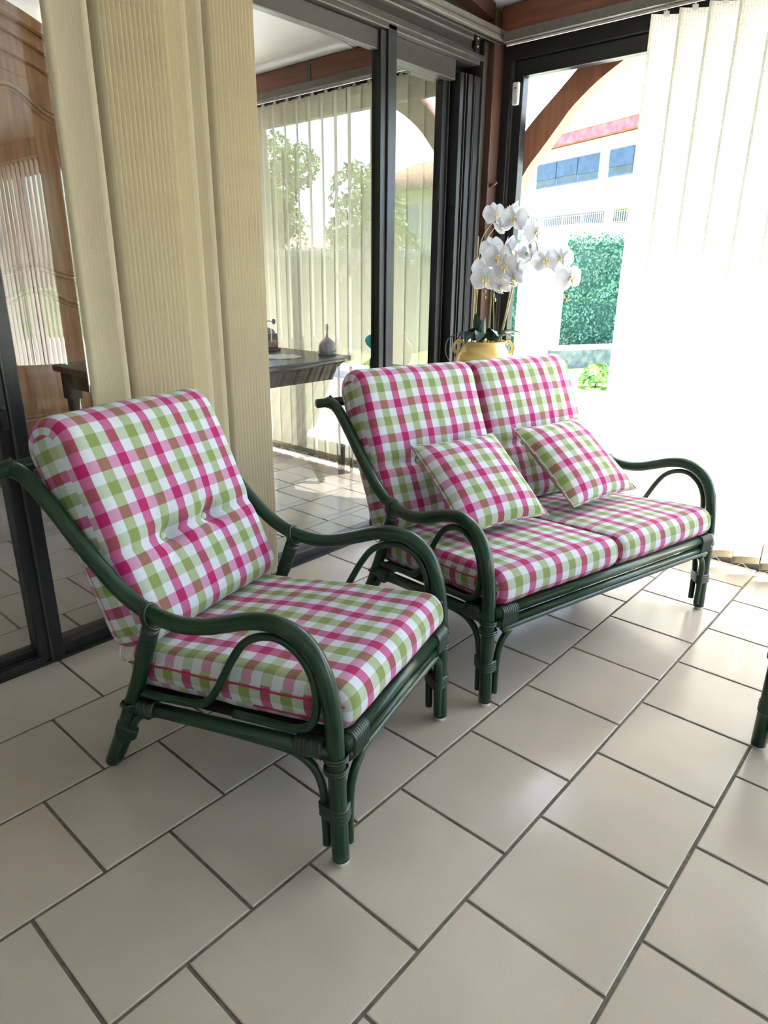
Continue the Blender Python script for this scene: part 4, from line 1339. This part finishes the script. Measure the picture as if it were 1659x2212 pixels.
Geo().lathe([(0.014, 0.188), (0.020, 0.194), (0.018, 0.210), (0.026, 0.216), (0.026, 0.226), (0.014, 0.236), (0.012, 0.262), (0.008, 0.275), (0.0001, 0.276)], 20).build('burner', M['bronze'], lp, True)
Geo().lathe([(0.0001, 0.0), (0.008, 0.0), (0.008, 0.006), (0.0001, 0.006)], 10, M=Matrix.Translation((-0.03, 0, 0.222)) @ Matrix.Rotation(PI / 2, 4, 'Y')).build('wick_wheel', M['bronze'], lp, True)

# ---------------------------------------------------------------- wardrobe
AX0, AX1, AYF, AC = -0.07, 1.73, 2.30, 0.83
ar = tag(empty('armoire', (AC, AYF + 0.30, 0)), 'tall cherry wood wardrobe with arched cornice and scalloped door panels', 'wardrobe')
def aw(name, x0, x1, y0, y1, z0, z1, bv=0.004):
    return box(name, M['armoire'], ar, x0 - AC, x1 - AC, y0 - AYF - 0.30, y1 - AYF - 0.30, z0, z1, bv)
aw('carcass', AX0, AX1, AYF + 0.035, AYF + 0.60, 0.16, 2.36)
aw('plinth', AX0 - 0.02, AX1 + 0.02, AYF + 0.01, AYF + 0.61, 0.08, 0.24, 0.012)
for xx in (AX0 + 0.02, AX1 - 0.08):
    for yy in (AYF + 0.04, AYF + 0.50):
        aw('foot', xx, xx + 0.06, yy, yy + 0.06, 0.0, 0.08)
pillar_x = (AX0, AX1 - 0.09)
for xx in pillar_x:
    aw('corner_stile', xx, xx + 0.09, AYF, AYF + 0.04, 0.24, 2.40, 0.01)
crown_z = lambda x: 2.81 - 0.34 * (x - AC) ** 2
for k, (dz0, dz1, y0, y1, ext) in enumerate(((-0.42, -0.22, 0.0, 0.05, 0.0), (-0.22, -0.13, -0.03, 0.08, 0.02), (-0.13, -0.06, -0.065, 0.10, 0.05), (-0.06, 0.0, -0.11, 0.12, 0.08))):
    xs = [AX0 - ext + (AX1 - AX0 + 2 * ext) * i / 30 for i in range(31)]
    lo = [(x, crown_z(x) + dz0) for x in xs]
    hi = [(x, crown_z(x) + dz1) for x in xs]
    o = Geo().strip(lo, hi, AYF + y0, AYF + y1, lambda a, b_, d: (a - AC, d - AYF - 0.30, b_)).build('cornice' if k else 'frieze', M['armoire'], ar)
    bevel(o, 0.008)
def scallop(xc, hw, z, up, amp, n=36):
    """wavy panel edge: hump in the middle, dips at the sides"""
    out = []
    for i in range(n + 1):
        u = -1 + 2 * i / n
        out.append((xc + hw * u, z + up * amp * (math.cos(PI * u * 1.15) - 0.35 * max(0, abs(u) - 0.8) * 5)))
    return out
for sgn in (-1, 1):
    dx0, dx1 = (AC - 0.80, AC - 0.004) if sgn < 0 else (AC + 0.004, AC + 0.80)
    xc, hw = (dx0 + dx1) / 2, (dx1 - dx0) / 2
    xs = [dx0 + (dx1 - dx0) * i / 20 for i in range(21)]
    o = Geo().strip([(x, 0.25) for x in xs], [(x, crown_z(x) - 0.425) for x in xs], AYF - 0.005, AYF + 0.034, lambda a, b_, d: (a - AC, d - AYF - 0.30, b_)).build('door', M['armoire'], ar)
    bevel(o, 0.004)
    pw = hw - 0.085
    tops = [(x, z_) for x, z_ in scallop(xc, pw, 2.290, 1, 0.07)]
    for nm, lo, hi in (('panel_upper', scallop(xc, pw, 1.325, 1, 0.03), tops), ('panel_lower', [(x, 0.42) for x, _ in tops], scallop(xc, pw, 1.19, 1, 0.045))):
        pnl = Geo().strip(lo, hi, AYF - 0.014, AYF - 0.004, lambda a, b_, d: (a - AC, d - AYF - 0.30, b_)).build('door_panel', M['armoire'], o)
        bevel(pnl, 0.006)
        for inset, rr, yy in ((0.0, 0.013, -0.016), (0.024, 0.008, -0.016)):
            sc = (pw - inset) / pw
            loop = [(xc + (x - xc) * sc, z_ + inset) for x, z_ in lo] + [(xc + (x - xc) * sc, z_ - inset) for x, z_ in reversed(hi)]
            Geo().tube([(x - AC, yy - 0.30, z_) for x, z_ in loop], rr, 7, closed=True).build('moulding', M['armoire'], o, True)
    hx = dx0 + 0.035 if sgn > 0 else dx1 - 0.035
    Geo().lathe([(0.0001, 0.0), (0.012, 0.0), (0.016, 0.012), (0.008, 0.020), (0.0001, 0.022)], 12, M=Matrix.Translation((hx - AC, -0.305, 1.22)) @ Matrix.Rotation(PI / 2, 4, 'X')).build('door_knob', M['bronze'], o, True)

# ================================================================ outside
GZ = -0.12
M['paving'] = noise_mat('pale_patio_paving', lin(206, 200, 190), lin(222, 216, 206), scale=5, rough=0.9, bump=0.05)
M['grass'] = noise_mat('lawn', lin(66, 104, 34), lin(128, 160, 62), scale=9, rough=0.95, bump=0.5)
M['gravel'] = noise_mat('grey_blue_gravel', lin(96, 104, 124), lin(170, 176, 190), scale=70, rough=0.9, bump=0.8)
M['render'] = noise_mat('white_render', lin(226, 228, 226), lin(238, 240, 238), scale=4, rough=0.9)
M['foliage'] = noise_mat('hedge_leaf', lin(46, 88, 76), lin(98, 140, 120), scale=3.5, rough=0.55)
M['foliage2'] = noise_mat('tree_leaf', lin(70, 108, 40), lin(150, 178, 84), scale=2.5, rough=0.6)
M['bark'] = wood_mat('bark', lin(70, 58, 46), lin(104, 88, 70), rough=0.9)
struct(box('ground', M['grass'], None, 2.9, 90, -70, 70, GZ - 0.3, GZ - 0.02), 'lawn outside the veranda')
struct(box('terrace', M['paving'], None, 2.9, 6.55, -14, 9, GZ - 0.2, GZ), 'sunlit pale terrace outside the garden window')
struct(box('gravel_strip', M['gravel'], None, 6.55, 7.05, -14, 9, GZ - 0.2, GZ + 0.01), 'narrow strip of grey gravel along the terrace')
struct(box('path', M['paving'], None, 7.05, 7.9, -14, 9, GZ - 0.2, GZ - 0.005), 'pale garden path beyond the gravel strip')
def wall_line(name, p0, p1, w, z0, z1, mat):
    p0, p1 = Vector(p0), Vector(p1)
    d = (p1 - p0).normalized()
    n = Vector((-d.y, d.x)) * w / 2
    g = Geo().prism([tuple(p0 + n), tuple(p1 + n), tuple(p1 - n), tuple(p0 - n)], z0, z1, lambda a, b_, dd: (a, b_, dd))
    return g.build(name, mat)
M['bluestone'] = noise_mat('bluish_stone', lin(78, 80, 90), lin(112, 114, 124), scale=9, rough=0.9, bump=0.4)
gw = wall_line('garden_wall', (9.9, 3.30), (12.6, 2.05), 0.22, GZ - 0.1, 0.16, M['bluestone'])
tag(gw, 'low bluish stone edging between lawn and hedge', 'garden wall')
pt_ = wall_line('bank', (10.4, 3.9), (13.4, 2.5), 0.9, GZ - 0.1, 0.10, M['paving'])
struct(pt_, 'sunlit gravel bed in front of the hedge')

def leaves(n, pick, size, spread=0.9, seed=1):
    rnd = random.Random(seed)
    g = Geo()
    for _ in range(n):
        c, nrm = pick(rnd)
        q = Vector((rnd.gauss(0, 1), rnd.gauss(0, 1), rnd.gauss(0, 1))).normalized() * spread + Vector(nrm)
        q = q.normalized().to_track_quat('Z', 'Y') @ Quaternion((0, 0, 1), rnd.uniform(0, 6.28))
        s_ = size * rnd.uniform(0.6, 1.3)
        ex, ey, ez = q @ Vector((s_, 0, 0)), q @ Vector((0, s_ * 0.55, 0)), q @ Vector((0, 0, s_ * 0.2))
        c = Vector(c)
        g.add([c - ex, c - ey + ez, c + ex, c + ey + ez], [(0, 1, 2, 3)])
    return g
def hedge(name, p0, p1, w, z0, z1, label, seed):
    p0, p1 = Vector((*p0, 0)), Vector((*p1, 0))
    mid = (p0 + p1) / 2
    d = (p1 - p0)
    L = d.length
    d.normalize()
    nn_ = Vector((-d.y, d.x, 0))
    root = tag(empty(name, (mid.x, mid.y, z0)), label, 'hedge')
    def pick(r):
        f = r.random()
        a = r.uniform(-L / 2, L / 2)
        if f < 0.22:
            return d * a + nn_ * r.uniform(-w / 2, w / 2) + Vector((0, 0, z1 - z0 + r.gauss(0, 0.05))), (0, 0, 1)
        s_ = -1 if f < 0.75 else 1
        h = r.uniform(0, z1 - z0)
        return d * a + nn_ * (s_ * w / 2 + r.gauss(0, 0.05)) + Vector((0, 0, h)), nn_ * s_
    leaves(int(3200 * L), pick, 0.036, seed=seed).build('foliage', M['foliage'], root, False, False)
    g = Geo()
    e = 0.07
    c = [d * (-L / 2 + e) + nn_ * (w / 2 - e), d * (L / 2 - e) + nn_ * (w / 2 - e), d * (L / 2 - e) - nn_ * (w / 2 - e), d * (-L / 2 + e) - nn_ * (w / 2 - e)]
    g.prism([(q.x, q.y) for q in c], 0, z1 - z0 - e, lambda a, b_, dd: (a, b_, dd))
    g.build('branches', noise_mat('dark_hedge_inside', lin(34, 72, 58), lin(52, 96, 78), scale=8, rough=0.9), root)
hedge('hedge', (11.6, 6.6), (13.9, 2.2), 0.9, GZ, 2.02, 'tall clipped green hedge seen through the garden window', 3)
pil = tag(empty('gate_pillar', (10.0, 3.62, GZ)), 'white rendered pillar standing before the hedge', 'pillar')
o = box('shaft', M['render'], pil, -0.28, 0.28, -0.28, 0.28, 0, 2.12, 0.01)
box('cap', M['render'], pil, -0.33, 0.33, -0.33, 0.33, 2.12, 2.20, 0.015)

bush = tag(empty('border_plant', (8.5, 1.80, GZ)), 'small leafy yellow-green plant at the edge of the lawn', 'plant')
def pickb(r):
    a, h = r.uniform(0, 2 * PI), r.random()
    rr = 0.22 * math.sqrt(1 - h * h * 0.8)
    return (rr * math.cos(a), rr * math.sin(a), 0.05 + 0.22 * h), (math.cos(a), math.sin(a), 0.7)
leaves(160, pickb, 0.075, 0.5, seed=9).build('leaves', M['foliage2'], bush, False, False)
Geo().tube([(0, 0, -0.02), (0.01, 0, 0.12), (0.0, 0.01, 0.24)], 0.012, 7).build('stem', M['bark'], bush, True)

def tree(name, loc, h, rad, label, seed, mat='foliage2', n=5200, group='garden trees mirrored in the door glass'):
    rnd = random.Random(seed)
    root = tag(empty(name, loc), label, 'tree', group)
    blobs = [(Vector((rnd.uniform(-0.6, 0.6) * rad, rnd.uniform(-0.6, 0.6) * rad, h - rad * rnd.uniform(0.35, 1.7))), rad * rnd.uniform(0.35, 0.6)) for _ in range(11)]
    def pick(r):
        c, rr = blobs[r.randrange(len(blobs))]
        v = Vector((r.gauss(0, 1), r.gauss(0, 1), r.gauss(0, 1))).normalized()
        return c + v * rr * r.uniform(0.75, 1.05), v
    leaves(n, pick, 0.075, seed=seed).build('crown', M[mat], root, False, False)
    Geo().tube(smooth_path([(0, 0, -0.05), (0.05, 0.03, h * 0.35), (-0.03, 0.06, h * 0.75)], 6), lambda t: 0.11 * (1 - 0.6 * t), 9).build('trunk', M['bark'], root, True)
    for k in range(3):
        c = blobs[k][0]
        Geo().tube([(0.04, 0.03, h * 0.34), tuple(c * 0.5 + Vector((0, 0, h * 0.25))), tuple(c)], lambda t: 0.05 * (1 - 0.7 * t), 7).build('bough', M['bark'], root, True)
tree('garden_tree', (12.4, -13.0, GZ), 4.7, 1.3, 'taller leafy garden tree mirrored at the left of the door glass', 21)
tree('garden_tree', (12.8, -10.0, GZ), 3.75, 1.1, 'round bright green garden tree mirrored beside the black door stile', 22)
tree('garden_tree', (15.0, -10.9, GZ), 3.0, 1.0, 'small shrub-like tree mirrored beneath the tiled roof', 23, n=3500)
hedge('hedge', (9.2, -13.2), (10.4, -6.2), 0.7, GZ, 1.75, 'green garden hedge mirrored in the sliding door glass', 5)

# ---------------------------------------------------------------- tiled house (mirrored in the door glass)
th = tag(empty('house', (29.5, -18.6, GZ)), 'pale house with a clay tile roof mirrored in the right door leaf', 'house')
M['clay'] = noise_mat('clay_roof_tile', lin(150, 112, 90), lin(196, 158, 130), scale=5, rough=0.9)
M['bluegrey'] = noise_mat('blue_grey_shutter', lin(140, 152, 172), lin(164, 176, 194), scale=6, rough=0.7)
box('walls', noise_mat('cream_wall', lin(206, 200, 188), lin(218, 212, 200), scale=2, rough=0.9), th, -3.5, 3.5, -2.9, 2.9, 0, 5.25)
g = Geo()
g.prism([(-4.3, 5.15), (4.3, 5.15), (0, 6.75)], -3.4, 3.4, lambda a, b_, d: (a, d, b_))
rf = g.build('roof', M['clay'], th)
for k in range(17):
    yy = -3.3 + k * 0.4125
    Geo().tube([(-4.4, yy, 5.17), (-0.02, yy, 6.80)], 0.11, 6).build('roof_tile_row', M['clay'], rf, True)
for yy in (-1.5, 1.3):
    w_ = box('window', M['alu_brown'], th, -3.56, -3.50, yy - 0.5, yy + 0.5, 3.0, 4.5)
    box('pane', M['bluegrey'], w_, -3.57, -3.56, yy - 0.42, yy + 0.42, 3.08, 4.42)
    for s_ in (-1, 1):
        box('shutter', M['bluegrey'], w_, -3.60, -3.55, yy + s_ * 0.78 - 0.26, yy + s_ * 0.78 + 0.26, 3.0, 4.5)

# ---------------------------------------------------------------- white building across the road
FA = math.radians(66.75)
bd = tag(empty('building', (28.0, 11.02, GZ), FA), 'white two-storey building with a red roof band beyond the garden', 'building')
M['redband'] = noise_mat('faded_red_fascia', lin(178, 80, 100), lin(202, 108, 126), scale=3, rough=0.8)
M['shade'] = noise_mat('blue_grey_roller_blind', lin(64, 72, 106), lin(78, 86, 120), scale=4, rough=0.7)
M['frame_blue'] = noise_mat('blue_window_frame', lin(70, 84, 128), lin(84, 98, 142), scale=5, rough=0.5)
M['dark_glass'] = noise_mat('dark_window_glass', lin(24, 34, 42), lin(48, 62, 74), scale=1.5, rough=0.12)
zo = -GZ
def bp_(name, mat, s0, s1, d0, d1, z0, z1, parent=None):
    return box(name, mat, parent or bd, s0, s1, d0, d1, z0 + zo, z1 + zo)
# local x = along the facade (positive to the left in view), local +y = towards the viewer
bp_('wall', M['render'], -16, 5.25, -8, 0.0, 3.98, 6.65)
bp_('wall', M['render'], -16, 5.9, -8, -0.35, GZ, 3.98)
bp_('wall', M['render'], 5.25, 12, -8, -1.6, 3.7, 6.3)
bp_('roof_band', M['redband'], -16, 5.25, -8.2, 0.30, 6.68, 7.08)
bp_('parapet', M['render'], -16, 5.3, -8.2, 0.36, 7.08, 7.20)
bp_('chimney_block', noise_mat('pale_blue_box', lin(176, 204, 208), lin(190, 214, 218), scale=2, rough=0.8), -3.2, -0.75, -4, -2.4, 7.2, 8.3)
bp_('sill', M['render'], -16, 5.3, 0.0, 0.14, 4.98, 5.10)
bp_('slab_edge', M['render'], -16, 7.5, -0.4, 0.05, 3.95, 4.05)
bp_('canopy', M['render'], -0.05, 4.85, -0.35, 0.65, 3.22, 3.42)
def up_window(s0, s1, drop, parts):
    w_ = bp_('window', M['frame_blue'], s0, s1, -0.02, 0.05, 5.12, 6.12)
    n = parts
    for i in range(n):
        a = s0 + (s1 - s0) * i / n + 0.06
        b_ = s0 + (s1 - s0) * (i + 1) / n - 0.06
        bp_('pane', M['dark_glass'], a, b_, 0.05, 0.06, 5.20, 6.05, w_)
        bp_('roller_blind', M['shade'], a - 0.03, b_ + 0.03, 0.06, 0.09, 5.42 + drop[i], 6.10, w_)
up_window(0.42, 4.62, (0.0, 0.04, 0.02), 3)
up_window(-1.42, -0.06, (0.05,), 1)
up_window(-6.2, -1.8, (0.0, 0.03, 0.05), 3)
for s_ in (0.0, 0.38, 4.66):
    bp_('pilaster', M['render'], s_ - (0.0 if s_ else 0.02), s_ + 0.06, 0.0, 0.12, 5.1, 6.15)
for s0, s1 in ((3.0, 4.40), (1.75, 2.92), (0.38, 1.66), (-1.24, -0.22), (-3.0, -1.5), (4.9, 5.6)):
    w_ = bp_('window', M['dark_glass'], s0, s1, -0.36, -0.33, 3.42, 3.92)
    nb = max(4, int((s1 - s0) / 0.125))
    for k in range(nb + 1):
        xx = s0 + (s1 - s0) * k / nb
        bp_('grille_bar', M['render'], xx - 0.016, xx + 0.016, -0.30, -0.27, 3.40, 3.94, w_)
    for zz in (3.46, 3.86):
        bp_('grille_rail', M['render'], s0, s1, -0.30, -0.28, zz - 0.015, zz + 0.015, w_)

# ---------------------------------------------------------------- curved timber brace under the eave, outside the glass
up_e = [(-0.020, 1.93), (-0.121, 2.045), (-0.211, 2.134), (-0.335, 2.241), (-0.451, 2.344), (-0.560, 2.440)]
lo_e = [(-0.020, 1.60), (-0.105, 1.770), (-0.178, 1.892), (-0.255, 1.976), (-0.352, 2.085), (-0.422, 2.161), (-0.547, 2.255), (-0.711, 2.346), (-0.860, 2.440)]
def resample(pts, n):
    P = smooth_path([(a, b_, 0) for a, b_ in pts], 10)
    out = []
    for i in range(n + 1):
        out.append(P[int(round(i / n * (len(P) - 1)))])
    return [(q.x, q.y) for q in out]
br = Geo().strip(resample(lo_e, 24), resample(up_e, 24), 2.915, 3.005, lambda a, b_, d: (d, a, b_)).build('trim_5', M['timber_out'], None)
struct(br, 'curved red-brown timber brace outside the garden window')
for y_, z_ in ((-0.145, 1.985), (-0.115, 1.90)):
    Geo().lathe([(0.0001, 0.0), (0.008, 0.0), (0.008, 0.004), (0.0001, 0.005)], 10, M=Matrix.Translation((2.915, y_, z_)) @ Matrix.Rotation(-PI / 2, 4, 'Y')).build('dowel', M['stake'], br, True)
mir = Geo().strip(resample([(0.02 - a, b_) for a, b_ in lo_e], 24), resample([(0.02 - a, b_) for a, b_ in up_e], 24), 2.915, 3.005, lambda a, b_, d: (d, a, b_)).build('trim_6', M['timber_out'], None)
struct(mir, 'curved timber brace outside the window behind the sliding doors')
struct(box('trim_7', M['timber'], None, 2.905, 3.015, -0.06, 0.08, GZ, 2.50, 0.004), 'timber post outside the corner')
struct(box('trim_8', M['timber_h'], None, 2.915, 3.005, YR, YF, 2.42, 2.56, 0.004), 'timber eave plate outside the garden window')
